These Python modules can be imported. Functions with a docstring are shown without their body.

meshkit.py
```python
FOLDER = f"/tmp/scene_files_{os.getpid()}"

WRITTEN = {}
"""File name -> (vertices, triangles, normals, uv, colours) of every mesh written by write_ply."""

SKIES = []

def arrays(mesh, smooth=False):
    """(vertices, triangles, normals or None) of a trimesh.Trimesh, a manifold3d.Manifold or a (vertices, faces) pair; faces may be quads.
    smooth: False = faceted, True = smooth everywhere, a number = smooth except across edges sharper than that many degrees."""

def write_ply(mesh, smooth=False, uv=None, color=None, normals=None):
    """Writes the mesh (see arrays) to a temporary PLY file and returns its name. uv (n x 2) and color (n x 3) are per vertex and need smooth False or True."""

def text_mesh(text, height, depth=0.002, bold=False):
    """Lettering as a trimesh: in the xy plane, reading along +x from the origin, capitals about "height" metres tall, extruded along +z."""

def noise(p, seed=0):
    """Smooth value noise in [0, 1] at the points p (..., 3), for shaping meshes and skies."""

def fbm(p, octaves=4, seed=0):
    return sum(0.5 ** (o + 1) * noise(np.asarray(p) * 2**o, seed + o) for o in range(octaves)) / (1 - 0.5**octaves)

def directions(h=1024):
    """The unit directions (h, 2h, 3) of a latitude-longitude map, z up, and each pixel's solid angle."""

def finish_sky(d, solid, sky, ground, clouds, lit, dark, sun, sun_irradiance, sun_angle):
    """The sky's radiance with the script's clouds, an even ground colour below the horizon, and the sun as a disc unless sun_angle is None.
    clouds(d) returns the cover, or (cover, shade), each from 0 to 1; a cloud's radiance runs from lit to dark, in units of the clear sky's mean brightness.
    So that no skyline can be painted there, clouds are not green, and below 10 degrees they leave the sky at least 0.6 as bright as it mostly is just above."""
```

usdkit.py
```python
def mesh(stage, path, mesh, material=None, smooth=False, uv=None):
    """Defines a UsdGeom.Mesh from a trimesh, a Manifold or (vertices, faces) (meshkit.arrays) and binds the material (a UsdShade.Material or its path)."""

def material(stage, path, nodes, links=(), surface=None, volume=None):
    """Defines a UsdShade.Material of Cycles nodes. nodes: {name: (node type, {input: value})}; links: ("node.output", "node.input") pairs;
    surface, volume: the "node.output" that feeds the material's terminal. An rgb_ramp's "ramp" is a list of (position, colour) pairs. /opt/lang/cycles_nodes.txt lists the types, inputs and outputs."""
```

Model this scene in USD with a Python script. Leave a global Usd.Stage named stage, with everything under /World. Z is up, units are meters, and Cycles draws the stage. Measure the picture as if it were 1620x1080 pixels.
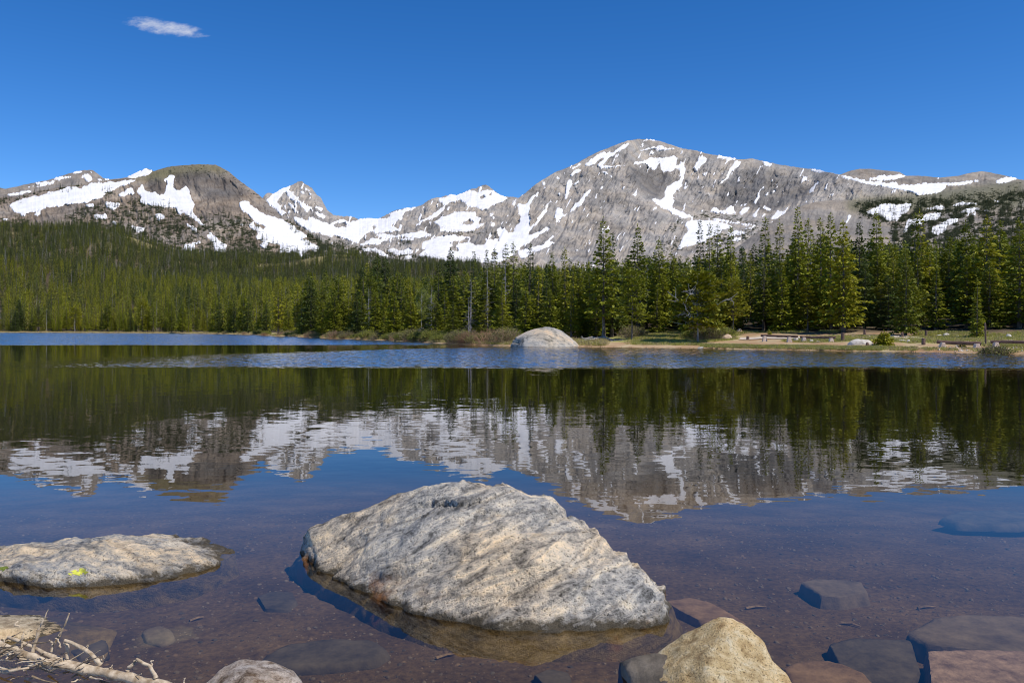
import math, random
import numpy as np, trimesh, manifold3d, shapely
from scipy import ndimage
from scipy.spatial import cKDTree
from PIL import Image, ImageDraw
from pxr import Usd, UsdGeom, UsdLux, UsdShade, Gf, Sdf, Vt
import usdkit, meshkit

stage = Usd.Stage.CreateInMemory()
UsdGeom.SetStageUpAxis(stage, UsdGeom.Tokens.z)
UsdGeom.SetStageMetersPerUnit(stage, 1.0)
UsdGeom.Xform.Define(stage, '/World')

# ------------------------------------------------------------------ camera, sky, sun, exposure
F, CX, HY, EYE = 1260.0, 810.0, 520.5, 1.5          # focal length and horizon in photograph pixels, eye height in metres
cam = UsdGeom.Camera.Define(stage, '/World/camera')
cam.CreateHorizontalApertureAttr(36.0)
cam.CreateFocalLengthAttr(28.0)
cam.CreateVerticalApertureOffsetAttr(-19.5 * 36.0 / 1620.0)
cam.CreateClippingRangeAttr((0.1, 60000.0))
cam.AddTranslateOp().Set((0, 0, EYE))
cam.AddRotateXOp().Set(90.0)
cam.CreateExposureAttr(0.1)

SUN_AZ, SUN_EL = math.atan2(0.66, -0.42), math.radians(54)
SUN = np.array([math.sin(SUN_AZ) * math.cos(SUN_EL), math.cos(SUN_AZ) * math.cos(SUN_EL), math.sin(SUN_EL)])
sun = UsdLux.DistantLight.Define(stage, '/World/sun')
sun.CreateIntensityAttr(1.1); sun.CreateAngleAttr(0.5); sun.CreateColorAttr((1.0, 0.955, 0.89))
UsdLux.LightAPI(sun.GetPrim()); sun.CreateNormalizeAttr(True)
q = Gf.Rotation(Gf.Vec3d(0, 0, 1), Gf.Vec3d(*map(float, SUN))).GetQuat()
sun.AddOrientOp().Set(Gf.Quatf(q))

L = '/World/Looks'
sky_nodes = {
    "tc": ("texture_coordinate", {}),
    "sky": ("sky_texture", {"sky_type": "single_scattering", "sun_disc": False, "sun_elevation": SUN_EL, "sun_rotation": SUN_AZ, "altitude": 3200.0, "air_density": 1.0, "aerosol_density": 0.25, "ozone_density": 3.0}),
    "hs": ("hsv", {"saturation": 1.325, "value": 0.99, "fac": 1.0, "hue": 0.507}),
    # one small cloud, placed by direction: right = x/y, up = z/y
    "sx": ("separate_xyz", {}),
    "gx": ("math", {"math_type": "divide"}), "gz": ("math", {"math_type": "divide"}), "ym": ("math", {"math_type": "maximum", "value2": 0.05}),
    "cv": ("combine_xyz", {"z": 0.0}),
    "n1": ("noise_texture", {"scale": 38.0, "detail": 9.0, "roughness": 0.7}),
    "n2": ("noise_texture", {"scale": 90.0, "detail": 5.0, "roughness": 0.6}),
    "w": ("vector_math", {"vector_math_type": "subtract"}),
}
def noisy_cloud():
    n, l = {}, []
    n["cuv"] = ("combine_xyz", {"z": 0.0})
    l += [("tc.generated", "sx.vector"), ("sx.y", "ym.value1"), ("sx.x", "gx.value1"), ("ym.value", "gx.value2"), ("sx.z", "gz.value1"), ("ym.value", "gz.value2"), ("gx.value", "cuv.x"), ("gz.value", "cuv.y")]
    n["map"] = ("mapping", {"scale": (1.0, 2.6, 1.0)})
    l += [("cuv.vector", "map.vector"), ("map.vector", "n1.vector")]
    # tilted frame of the wisp: a along it, b across it
    ca, sa = math.cos(-0.17), math.sin(-0.17)
    cx, cy = (262 - CX) / F, (HY - 44) / F
    n["a1"] = ("vector_math", {"math_type": "dot_product", "vector2": (ca, sa, 0)}); n["b1"] = ("vector_math", {"math_type": "dot_product", "vector2": (-sa, ca, 0)})
    l += [("cuv.vector", "a1.vector1"), ("cuv.vector", "b1.vector1")]
    a0, b0 = ca * cx + sa * cy, -sa * cx + ca * cy
    n["a2"] = ("math", {"math_type": "subtract", "value2": a0}); n["b2"] = ("math", {"math_type": "subtract", "value2": b0})
    n["a3"] = ("math", {"math_type": "multiply", "value2": 1 / 0.047}); n["b3"] = ("math", {"math_type": "multiply", "value2": 1 / 0.0088})
    n["a4"] = ("math", {"math_type": "power", "value2": 2.0}); n["b4"] = ("math", {"math_type": "power", "value2": 2.0})
    n["a5"] = ("math", {"math_type": "absolute"}); n["b5"] = ("math", {"math_type": "absolute"})
    n["r2"] = ("math", {"math_type": "add"})
    n["nz"] = ("math", {"math_type": "multiply_add", "value2": 3.6, "value3": -0.75})
    n["d"] = ("math", {"math_type": "subtract"})
    n["m"] = ("map_range", {"from_min": -0.3, "from_max": 1.7, "to_min": 0.0, "to_max": 0.85, "clamp": True, "range_type": "smoothstep"})
    l += [("a1.value", "a2.value1"), ("b1.value", "b2.value1"), ("a2.value", "a3.value1"), ("b2.value", "b3.value1"), ("a3.value", "a5.value1"), ("b3.value", "b5.value1"), ("a5.value", "a4.value1"), ("b5.value", "b4.value1"), ("a4.value", "r2.value1"), ("b4.value", "r2.value2"), ("n1.fac", "nz.value1"), ("nz.value", "d.value1"), ("r2.value", "d.value2"), ("d.value", "m.value")]
    return n, l
cn, cl = noisy_cloud()
sky_nodes = {k: v for k, v in sky_nodes.items() if k not in ("cv", "n2", "w")} | cn | {"cm": ("mix", {"color2": (4.4, 4.6, 5.2)}), "bg": ("background_shader", {"strength": 0.15})}
usdkit.material(stage, L + '/sky', sky_nodes, cl + [("sky.color", "hs.color"), ("hs.color", "cm.color1"), ("m.result", "cm.fac"), ("cm.color", "bg.color")], surface="bg.background")
dome = UsdLux.DomeLight.Define(stage, '/World/sky')
UsdShade.MaterialBindingAPI.Apply(dome.GetPrim()).Bind(UsdShade.Material.Get(stage, L + '/sky'))

# ------------------------------------------------------------------ helpers
def P(px, py, d):
    "The point at depth d (metres along the view) seen at pixel (px, py) of the photograph."
    px, py, d = np.broadcast_arrays(np.asarray(px, float), np.asarray(py, float), np.asarray(d, float))
    return np.stack([(px - CX) / F * d, d, EYE + (HY - py) / F * d], -1)
def W(px, py, z=0.0):
    "The point at height z seen at pixel (px, py)."
    return P(px, py, (EYE - z) * F / (np.asarray(py, float) - HY))
def project(v):
    return CX + v[:, 0] / v[:, 1] * F, HY - (v[:, 2] - EYE) / v[:, 1] * F
names = {}
def path_for(name, parent):
    base = parent + '/' + name
    k = names.get(base, 0); names[base] = k + 1
    return base if k == 0 else f'{base}_{k:03d}'
def data(p, label=None, cat=None, group=None, kind=None):
    for k, v in (("label", label), ("category", cat), ("group", group), ("kind", kind)):
        if v: p.SetCustomDataByKey(k, v)
    return p
def obj(name, mesh, mat, parent='/World', smooth=False, **kw):
    path = path_for(name, parent)
    m = usdkit.mesh(stage, path, mesh, L + '/' + mat, smooth=smooth)
    data(m.GetPrim(), **kw)
    return path
def thing(name, loc=(0, 0, 0), rz=0.0, sc=None, ref=None, **kw):
    path = path_for(name, '/World')
    x = UsdGeom.Xform.Define(stage, path)
    x.AddTranslateOp().Set(Gf.Vec3d(*map(float, loc)))
    if rz: x.AddRotateZOp().Set(math.degrees(rz))
    if sc is not None: x.AddScaleOp().Set(Gf.Vec3f(*map(float, sc)))
    if ref:
        x.GetPrim().GetReferences().AddInternalReference(ref); x.GetPrim().SetInstanceable(True)
    data(x.GetPrim(), **kw)
    return path
def primvar(path, name, values):
    m = UsdGeom.PrimvarsAPI(stage.GetPrimAtPath(path))
    m.CreatePrimvar(name, Sdf.ValueTypeNames.FloatArray, UsdGeom.Tokens.vertex).Set(Vt.FloatArray.FromNumpy(np.asarray(values, np.float32)))
def tube(pts, radii, sides=6):
    p = np.asarray(pts, float); n = len(p)
    r = np.broadcast_to(np.asarray(radii, float), (n,))
    t = np.gradient(p, axis=0); t /= np.linalg.norm(t, axis=1, keepdims=True) + 1e-12
    ref = np.where(np.abs(t[:, 2:]) < 0.9, [0, 0, 1.0], [1.0, 0, 0])
    a = np.cross(t, ref); a /= np.linalg.norm(a, axis=1, keepdims=True) + 1e-12
    b = np.cross(t, a); g = np.arange(sides) * 2 * np.pi / sides
    v = p[:, None] + r[:, None, None] * (np.cos(g)[None, :, None] * a[:, None] + np.sin(g)[None, :, None] * b[:, None])
    i, j = np.meshgrid(np.arange(n - 1), np.arange(sides), indexing='ij')
    A, B, C, D = i * sides + j, i * sides + (j + 1) % sides, (i + 1) * sides + (j + 1) % sides, (i + 1) * sides + j
    f = np.vstack([np.stack([A, B, C], -1).reshape(-1, 3), np.stack([A, C, D], -1).reshape(-1, 3)])
    v = v.reshape(-1, 3)
    caps, e = [], len(v)
    v = np.vstack([v, p[:1], p[-1:]])
    for k in range(sides):
        caps += [[e, (k + 1) % sides, k], [e + 1, (n - 1) * sides + k, (n - 1) * sides + (k + 1) % sides]]
    return v, np.vstack([f, np.array(caps)])
def join(parts):
    vs, fs, o = [], [], 0
    for v, f in parts:
        vs.append(np.asarray(v)); fs.append(np.asarray(f) + o); o += len(v)
    return np.vstack(vs), np.vstack(fs)
def grid_faces(nr, nc):
    i, j = np.meshgrid(np.arange(nr - 1), np.arange(nc - 1), indexing='ij')
    A = (i * nc + j).ravel()
    return np.stack([A, A + 1, A + nc + 1, A + nc], -1)
def tris(q): return np.vstack([q[:, [0, 1, 2]], q[:, [0, 2, 3]]])
def instancer(path, protos, pos, scale, yaw, idx, label=None, cat=None, kind='stuff'):
    "protos: list of lists of (name, mesh, material)."
    pi = UsdGeom.PointInstancer.Define(stage, path)
    rel = pi.CreatePrototypesRel()
    for k, parts in enumerate(protos):
        pp = f'{path}/shapes/shape_{k:03d}'
        UsdGeom.Xform.Define(stage, pp)
        for nm, me, mt in parts: usdkit.mesh(stage, pp + '/' + nm, me, L + '/' + mt)
        rel.AddTarget(pp)
    pi.CreatePositionsAttr(Vt.Vec3fArray.FromNumpy(np.asarray(pos, np.float32)))
    pi.CreateScalesAttr(Vt.Vec3fArray.FromNumpy(np.asarray(scale, np.float32)))
    pi.CreateOrientationsAttr(Vt.QuathArray([Gf.Quath(float(math.cos(a / 2)), 0.0, 0.0, float(math.sin(a / 2))) for a in yaw]))
    pi.CreateProtoIndicesAttr(Vt.IntArray.FromNumpy(np.asarray(idx, np.int32)))
    data(pi.GetPrim(), label=label, cat=cat, kind=kind)
def fbm(p, o=4, seed=0): return meshkit.fbm(np.asarray(p, float), o, seed)
def lerp(a, b, t): return a + (b - a) * t
def sstep(a, b, x):
    t = np.clip((x - a) / (b - a), 0, 1); return t * t * (3 - 2 * t)
def pts(s): return np.array([[float(x) for x in q.split(',')] for q in s.split()])

# ------------------------------------------------------------------ materials
def mat(name, nodes, links, surface="p.BSDF"): usdkit.material(stage, L + '/' + name, nodes, links, surface=surface)
def simple(name, c1, c2, scale, rough=0.8, bump=0.0, detail=5.0, coord="object", spec=0.3, lo=0.35, hi=0.65):
    "Two tones mixed by noise."
    n = {"tc": ("texture_coordinate", {}), "n": ("noise_texture", {"scale": scale, "detail": detail, "roughness": 0.6}),
         "r": ("rgb_ramp", {"ramp": [(0, c1), (lo, c1), (hi, c2), (1, c2)]}), "p": ("principled_bsdf", {"roughness": rough, "specular_ior_level": spec})}
    l = [(f"tc.{coord}", "n.vector"), ("n.fac", "r.fac"), ("r.color", "p.base_color")]
    if bump:
        n["b"] = ("bump", {"strength": 1.0, "distance": bump}); l += [("n.fac", "b.height"), ("b.normal", "p.normal")]
    mat(name, n, l)
def foliage(name, c1, c2, trans=0.16):
    "Needles or leaves: tone varies in clumps and from tree to tree, a part of the light passes through."
    n = {"g": ("geometry", {}), "n": ("noise_texture", {"scale": 0.35, "detail": 3.0}), "oi": ("object_info", {}),
         "mx": ("math", {"math_type": "multiply_add", "value2": 0.55, "value3": 0.22}), "ad": ("math", {"math_type": "multiply_add", "value2": 0.5}),
         "r": ("rgb_ramp", {"ramp": [(0.2, c1), (0.9, c2)]}), "d": ("principled_bsdf", {"roughness": 0.6, "specular_ior_level": 0.25}), "t": ("translucent_bsdf", {}), "m": ("mix_closure", {"fac": trans})}
    mat(name, n, [("g.position", "n.vector"), ("oi.random", "mx.value1"), ("n.fac", "ad.value1"), ("mx.value", "ad.value3"), ("ad.value", "r.fac"), ("r.color", "d.base_color"), ("r.color", "t.color"), ("d.BSDF", "m.closure1"), ("t.BSDF", "m.closure2")], surface="m.closure")
foliage('needles_green', (0.076, 0.095, 0.008), (0.225, 0.235, 0.012))
foliage('needles_yellow', (0.112, 0.120, 0.008), (0.285, 0.270, 0.012))
foliage('needles_dark', (0.034, 0.052, 0.012), (0.088, 0.112, 0.018))
foliage('needles_far', (0.052, 0.066, 0.020), (0.125, 0.135, 0.030), 0.12)  # greyer needles: slight haze over the far slope is mixed into the colour
foliage('needles_krummholz', (0.050, 0.062, 0.028), (0.095, 0.105, 0.045), 0.15)
foliage('aspen_leaves', (0.16, 0.19, 0.03), (0.27, 0.29, 0.05), 0.35)
foliage('willow_twigs', (0.15, 0.105, 0.065), (0.30, 0.215, 0.14), 0.1)
foliage('willow_twigs_red', (0.20, 0.10, 0.06), (0.36, 0.21, 0.13), 0.1)
foliage('willow_green', (0.11, 0.13, 0.02), (0.24, 0.25, 0.04), 0.3)
foliage('willow_leaves', (0.12, 0.13, 0.03), (0.22, 0.21, 0.06), 0.3)
foliage('grass_blades', (0.20, 0.225, 0.035), (0.42, 0.40, 0.09), 0.3)
foliage('grass_dry', (0.28, 0.22, 0.10), (0.46, 0.37, 0.18), 0.2)
simple('bark', (0.075, 0.058, 0.045), (0.19, 0.155, 0.13), 3.0, 0.9)
simple('bark_grey', (0.16, 0.145, 0.135), (0.34, 0.32, 0.30), 3.0, 0.9)
simple('bark_pale', (0.36, 0.34, 0.30), (0.52, 0.50, 0.45), 4.0, 0.85)
simple('driftwood', (0.26, 0.185, 0.11), (0.60, 0.49, 0.35), 30.0, 0.8, 0.003)
simple('driftwood_dark', (0.12, 0.085, 0.05), (0.30, 0.22, 0.14), 30.0, 0.8, 0.003)
simple('log_brown', (0.085, 0.048, 0.034), (0.17, 0.10, 0.072), 4.0, 0.8)
simple('post_brown', (0.10, 0.06, 0.045), (0.20, 0.125, 0.095), 6.0, 0.85)
simple('stone_leg', (0.50, 0.37, 0.28), (0.66, 0.53, 0.43), 6.0, 0.9)
simple('shore_stone', (0.38, 0.33, 0.27), (0.62, 0.57, 0.50), 5.0, 0.9)
simple('shore_stone_tan', (0.40, 0.26, 0.16), (0.56, 0.42, 0.29), 4.0, 0.9)
simple('lichen_yellow', (0.42, 0.42, 0.05), (0.72, 0.69, 0.10), 45.0, 0.9)
simple('moss', (0.10, 0.13, 0.015), (0.2, 0.23, 0.03), 60.0, 0.95)

def mountain_look(name, tones, snowy=False, scale=1.0, green=None):
    c0, c1, c2 = tones
    n = {"g": ("geometry", {}), "n1": ("noise_texture", {"scale": 0.006 * scale, "detail": 5.0, "roughness": 0.6}), "n2": ("noise_texture", {"scale": 0.03 * scale, "detail": 8.0, "roughness": 0.75}),
         "mp": ("mapping", {"scale": (1.0, 0.7, 0.85)}), "mx": ("math", {"math_type": "multiply_add", "value2": 0.55}), "m2": ("math", {"math_type": "multiply", "value2": 0.5}),
         "r": ("rgb_ramp", {"ramp": [(0.36, c0), (0.50, c1), (0.66, c2)]}), "p": ("principled_bsdf", {"roughness": 0.95, "specular_ior_level": 0.1}),
         "b": ("bump", {"strength": 0.9, "distance": 9.0})}
    l = [("g.position", "mp.vector"), ("mp.vector", "n1.vector"), ("mp.vector", "n2.vector"), ("n1.fac", "m2.value1"), ("n2.fac", "mx.value1"), ("m2.value", "mx.value3"), ("mx.value", "r.fac"), ("n2.fac", "b.height"), ("b.normal", "p.normal")]
    n["at"] = ("attribute", {"attribute": "tint"}); n["tm"] = ("mix", {"color2": green or (0.15, 0.14, 0.075)})
    n |= {"ht": ("noise_texture", {"scale": 0.0085 * scale, "detail": 4.0, "roughness": 0.55}), "hv": ("rgb_ramp", {"ramp": [(0.40, (0.88, 0.90, 0.93)), (0.50, (1.02, 1.01, 1.0)), (0.60, (1.14, 1.09, 1.02))]}), "hm": ("mix", {"mix_type": "multiply", "fac": 1.0})}
    l += [("g.position", "ht.vector"), ("ht.fac", "hv.fac"), ("r.color", "hm.color1"), ("hv.color", "hm.color2"), ("hm.color", "tm.color1"), ("at.fac", "tm.fac")]
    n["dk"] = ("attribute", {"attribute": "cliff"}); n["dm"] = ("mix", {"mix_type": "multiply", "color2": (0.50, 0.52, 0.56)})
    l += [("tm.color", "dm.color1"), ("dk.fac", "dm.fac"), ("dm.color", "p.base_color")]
    mat(name, n, l)
mountain_look('granite_grey', ((0.13, 0.12, 0.108), (0.285, 0.257, 0.226), (0.42, 0.38, 0.33)))
mountain_look('granite_brown', ((0.11, 0.088, 0.068), (0.225, 0.182, 0.142), (0.36, 0.31, 0.255)), green=(0.15, 0.14, 0.07))
mountain_look('tundra_brown', ((0.16, 0.135, 0.112), (0.235, 0.205, 0.173), (0.32, 0.285, 0.245)), scale=0.8, green=(0.14, 0.135, 0.08))
mat('snow', {"g": ("geometry", {}), "n": ("noise_texture", {"scale": 0.03, "detail": 4.0}), "r": ("rgb_ramp", {"ramp": [(0.3, (0.67, 0.645, 0.63)), (0.65, (0.77, 0.76, 0.755))]}), "p": ("principled_bsdf", {"roughness": 0.9, "specular_ior_level": 0.1})},
    [("g.position", "n.vector"), ("n.fac", "r.fac"), ("r.color", "p.base_color")])

# ground: sand, dry grass, green grass and forest litter by the 'grass' and 'litter' fields
mat('ground', {"g": ("geometry", {}), "n1": ("noise_texture", {"scale": 0.45, "detail": 6.0, "roughness": 0.65}), "n2": ("noise_texture", {"scale": 5.0, "detail": 4.0}),
    "sand": ("rgb_ramp", {"ramp": [(0.3, (0.30, 0.165, 0.075)), (0.5, (0.40, 0.265, 0.15)), (0.7, (0.54, 0.42, 0.28))]}),
    "gr": ("rgb_ramp", {"ramp": [(0.3, (0.22, 0.22, 0.055)), (0.6, (0.34, 0.32, 0.11)), (0.8, (0.44, 0.37, 0.18))]}),
    "li": ("rgb_ramp", {"ramp": [(0.3, (0.045, 0.035, 0.022)), (0.7, (0.12, 0.09, 0.055))]}),
    "ag": ("attribute", {"attribute": "grass"}), "al": ("attribute", {"attribute": "litter"}),
    "ad": ("math", {"math_type": "multiply_add", "value2": 1.6, "value3": -0.8}), "as": ("math", {"math_type": "add", "use_clamp": True}),
    "m1": ("mix", {}), "m2": ("mix", {}), "p": ("principled_bsdf", {"roughness": 0.95, "specular_ior_level": 0.1}), "b": ("bump", {"strength": 0.6, "distance": 0.05})},
    [("g.position", "n1.vector"), ("g.position", "n2.vector"), ("n1.fac", "sand.fac"), ("n1.fac", "gr.fac"), ("n2.fac", "li.fac"), ("n1.fac", "ad.value1"), ("ad.value", "as.value1"), ("ag.fac", "as.value2"),
     ("as.value", "m1.fac"), ("sand.color", "m1.color1"), ("gr.color", "m1.color2"), ("m1.color", "m2.color1"), ("li.color", "m2.color2"), ("al.fac", "m2.fac"), ("m2.color", "p.base_color"), ("n2.fac", "b.height"), ("b.normal", "p.normal")])
mat('path_gravel', {"g": ("geometry", {}), "n": ("noise_texture", {"scale": 3.0, "detail": 5.0}), "r": ("rgb_ramp", {"ramp": [(0.3, (0.46, 0.37, 0.28)), (0.7, (0.60, 0.51, 0.41))]}), "p": ("principled_bsdf", {"roughness": 0.95})},
    [("g.position", "n.vector"), ("n.fac", "r.fac"), ("r.color", "p.base_color")])
# lake bed: brown gravelly mud with pale grains, painted darker where deep water would absorb light
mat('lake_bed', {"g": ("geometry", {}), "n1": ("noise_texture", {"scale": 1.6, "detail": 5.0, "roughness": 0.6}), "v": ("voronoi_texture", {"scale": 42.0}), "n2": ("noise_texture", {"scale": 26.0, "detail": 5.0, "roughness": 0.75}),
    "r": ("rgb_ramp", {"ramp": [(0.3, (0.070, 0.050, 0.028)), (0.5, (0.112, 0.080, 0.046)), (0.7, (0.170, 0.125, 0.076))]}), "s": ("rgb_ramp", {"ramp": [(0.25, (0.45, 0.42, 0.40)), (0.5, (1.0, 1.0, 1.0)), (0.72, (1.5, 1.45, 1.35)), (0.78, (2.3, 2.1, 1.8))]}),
    "m": ("mix", {"mix_type": "multiply", "fac": 1.0}), "si": ("attribute", {"attribute": "depth_dark"}), "sx": ("mix", {"color2": (0.012, 0.012, 0.009)}), "p": ("principled_bsdf", {"roughness": 0.95, "specular_ior_level": 0.0}), "b": ("bump", {"strength": 0.7, "distance": 0.02})},
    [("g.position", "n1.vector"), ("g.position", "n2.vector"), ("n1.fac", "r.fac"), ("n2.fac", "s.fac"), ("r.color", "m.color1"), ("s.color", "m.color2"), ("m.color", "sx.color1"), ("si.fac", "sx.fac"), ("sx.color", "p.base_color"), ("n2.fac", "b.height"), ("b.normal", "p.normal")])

def boulder_look(name, tones, band=0.0, axis=(-0.42, 0.22, 0.88), scale=1.0, speck=0.5, wet=0.035, stain=(0.045, 0.035, 0.02), rough=0.9, bump=0.02, orange=0.0, seam=0.0):
    "Banded, speckled granite with a dark wet line where it meets the water."
    c0, c1, c2, c3 = tones
    n = {"g": ("geometry", {}), "dt": ("vector_math", {"math_type": "dot_product", "vector2": axis}), "ds": ("math", {"math_type": "multiply", "value2": band}), "av": ("vector_math", {"math_type": "scale", "vector1": axis}), "mp": ("vector_math", {"math_type": "add"}),
         "n1": ("noise_texture", {"scale": 3.4 * scale, "detail": 10.0, "roughness": 0.66, "distortion": 0.9}), "n2": ("noise_texture", {"scale": 16.0 * scale, "detail": 8.0, "roughness": 0.72}), "n3": ("noise_texture", {"scale": 70.0 * scale, "detail": 4.0, "roughness": 0.7}),
         "w": ("math", {"math_type": "multiply_add", "value2": 0.6}), "w2": ("math", {"math_type": "multiply", "value2": 0.4}),
         "r": ("rgb_ramp", {"ramp": [(0.40, c0), (0.47, c1), (0.53, c2), (0.60, c3)]}),
         "sp": ("rgb_ramp", {"ramp": [(0.38, (0.20, 0.19, 0.18)), (0.43, (1, 1, 1)), (0.62, (1, 1, 1)), (0.75, (1.25, 1.22, 1.18))]}), "sm": ("mix", {"mix_type": "multiply", "fac": speck}),
         "xyz": ("separate_xyz", {}), "wn": ("math", {"math_type": "multiply_add", "value2": -0.16, "value3": 0.08}), "wz": ("math", {"math_type": "add"}),
         "wm": ("map_range", {"from_min": wet * 0.4, "from_max": wet * 1.25, "to_min": 0.92, "to_max": 0.0, "clamp": True}), "wx": ("mix", {"color2": stain}),
         "ks": ("map_range", {"from_min": -0.02, "from_max": 0.004, "to_min": 1.0, "to_max": 0.0, "clamp": True}), "kc": ("rgb_ramp", {"ramp": [(0.38, (0.07, 0.055, 0.025)), (0.52, (0.19, 0.14, 0.06)), (0.64, (0.28, 0.22, 0.11))]}), "kx": ("mix", {}),
         "hn": ("noise_texture", {"scale": 1.15 * scale, "detail": 3.0}), "hr": ("rgb_ramp", {"ramp": [(0.38, (0.88, 0.91, 0.95)), (0.50, (1.02, 1.0, 0.97)), (0.62, (1.14, 1.02, 0.86))]}), "hm": ("mix", {"mix_type": "multiply", "fac": 1.0}),
         "ve": ("voronoi_texture", {"feature": "distance_to_edge", "scale": 1.5 * scale}), "vr": ("rgb_ramp", {"ramp": [(0.0, (0.40, 0.38, 0.36)), (0.018, (0.62, 0.60, 0.58)), (0.05, (1, 1, 1))]}), "vm": ("mix", {"mix_type": "multiply", "fac": seam}), "vw": ("vector_math", {"math_type": "scale", "scale": 0.16}), "va": ("vector_math", {"math_type": "add"}),
         "p": ("principled_bsdf", {"roughness": rough, "specular_ior_level": 0.25}), "b": ("bump", {"strength": 1.0, "distance": bump}), "hh": ("math", {"math_type": "multiply_add", "value2": 0.6})}
    l = [("g.position", "dt.vector1"), ("dt.value", "ds.value1"), ("ds.value", "av.scale"), ("g.position", "mp.vector1"), ("av.vector", "mp.vector2"), ("mp.vector", "n1.vector"), ("g.position", "n2.vector"), ("g.position", "n3.vector"), ("n2.fac", "w2.value1"), ("n1.fac", "w.value1"), ("w2.value", "w.value3"), ("w.value", "r.fac"),
         ("r.color", "hm.color1"), ("g.position", "hn.vector"), ("hn.fac", "hr.fac"), ("hr.color", "hm.color2"), ("n2.color", "vw.vector1"), ("vw.vector", "va.vector1"), ("mp.vector", "va.vector2"), ("va.vector", "ve.vector"), ("ve.distance", "vr.fac"), ("hm.color", "vm.color1"), ("vr.color", "vm.color2"), ("vm.color", "sm.color1"), ("n3.fac", "sp.fac"), ("sp.color", "sm.color2"), ("g.position", "xyz.vector"), ("n2.fac", "wn.value1"), ("xyz.z", "wz.value1"), ("wn.value", "wz.value2"), ("wz.value", "wm.value"), ("wm.result", "wx.fac"), ("sm.color", "wx.color1"),
         ("n3.fac", "hh.value1"), ("w.value", "hh.value3"), ("hh.value", "b.height"), ("b.normal", "p.normal")]
    l += [("xyz.z", "ks.value"), ("w.value", "kc.fac"), ("ks.result", "kx.fac"), ("wx.color", "kx.color1"), ("kc.color", "kx.color2")]
    last = "kx.color"
    if orange:
        n |= {"on": ("noise_texture", {"scale": 2.2, "detail": 4.0}), "om": ("map_range", {"from_min": 0.60, "from_max": 0.70, "to_min": 0.0, "to_max": orange, "clamp": True}), "oz": ("map_range", {"from_min": 0.03, "from_max": 0.12, "to_min": 1.0, "to_max": 0.0, "clamp": True}), "oo": ("math", {"math_type": "multiply"}), "ox": ("mix", {"color2": (0.33, 0.12, 0.025)})}
        l += [("g.position", "on.vector"), ("on.fac", "om.value"), ("xyz.z", "oz.value"), ("om.result", "oo.value1"), ("oz.result", "oo.value2"), ("oo.value", "ox.fac"), (last, "ox.color1")]
        last = "ox.color"
    mat(name, n, l + [(last, "p.base_color")])
boulder_look('granite_banded', ((0.12, 0.112, 0.10), (0.35, 0.33, 0.295), (0.57, 0.51, 0.42), (0.77, 0.655, 0.48)), band=3.0, orange=0.9, speck=0.9, bump=0.03, seam=0.55)
boulder_look('granite_lichen', ((0.13, 0.132, 0.135), (0.35, 0.34, 0.315), (0.58, 0.50, 0.385), (0.74, 0.63, 0.47)), band=2.0, axis=(0.3, 0.3, 0.9), scale=1.1, seam=0.6, speck=0.9, bump=0.03)
boulder_look('granite_golden', ((0.36, 0.23, 0.10), (0.62, 0.435, 0.205), (0.78, 0.59, 0.32), (0.84, 0.69, 0.44)), scale=1.6, wet=0.05, stain=(0.075, 0.06, 0.05), speck=0.9, bump=0.03, seam=0.35)
boulder_look('granite_pale', ((0.17, 0.12, 0.08), (0.40, 0.34, 0.29), (0.56, 0.50, 0.45), (0.68, 0.63, 0.58)), scale=1.8, speck=0.8, bump=0.03, seam=0.5)
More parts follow.
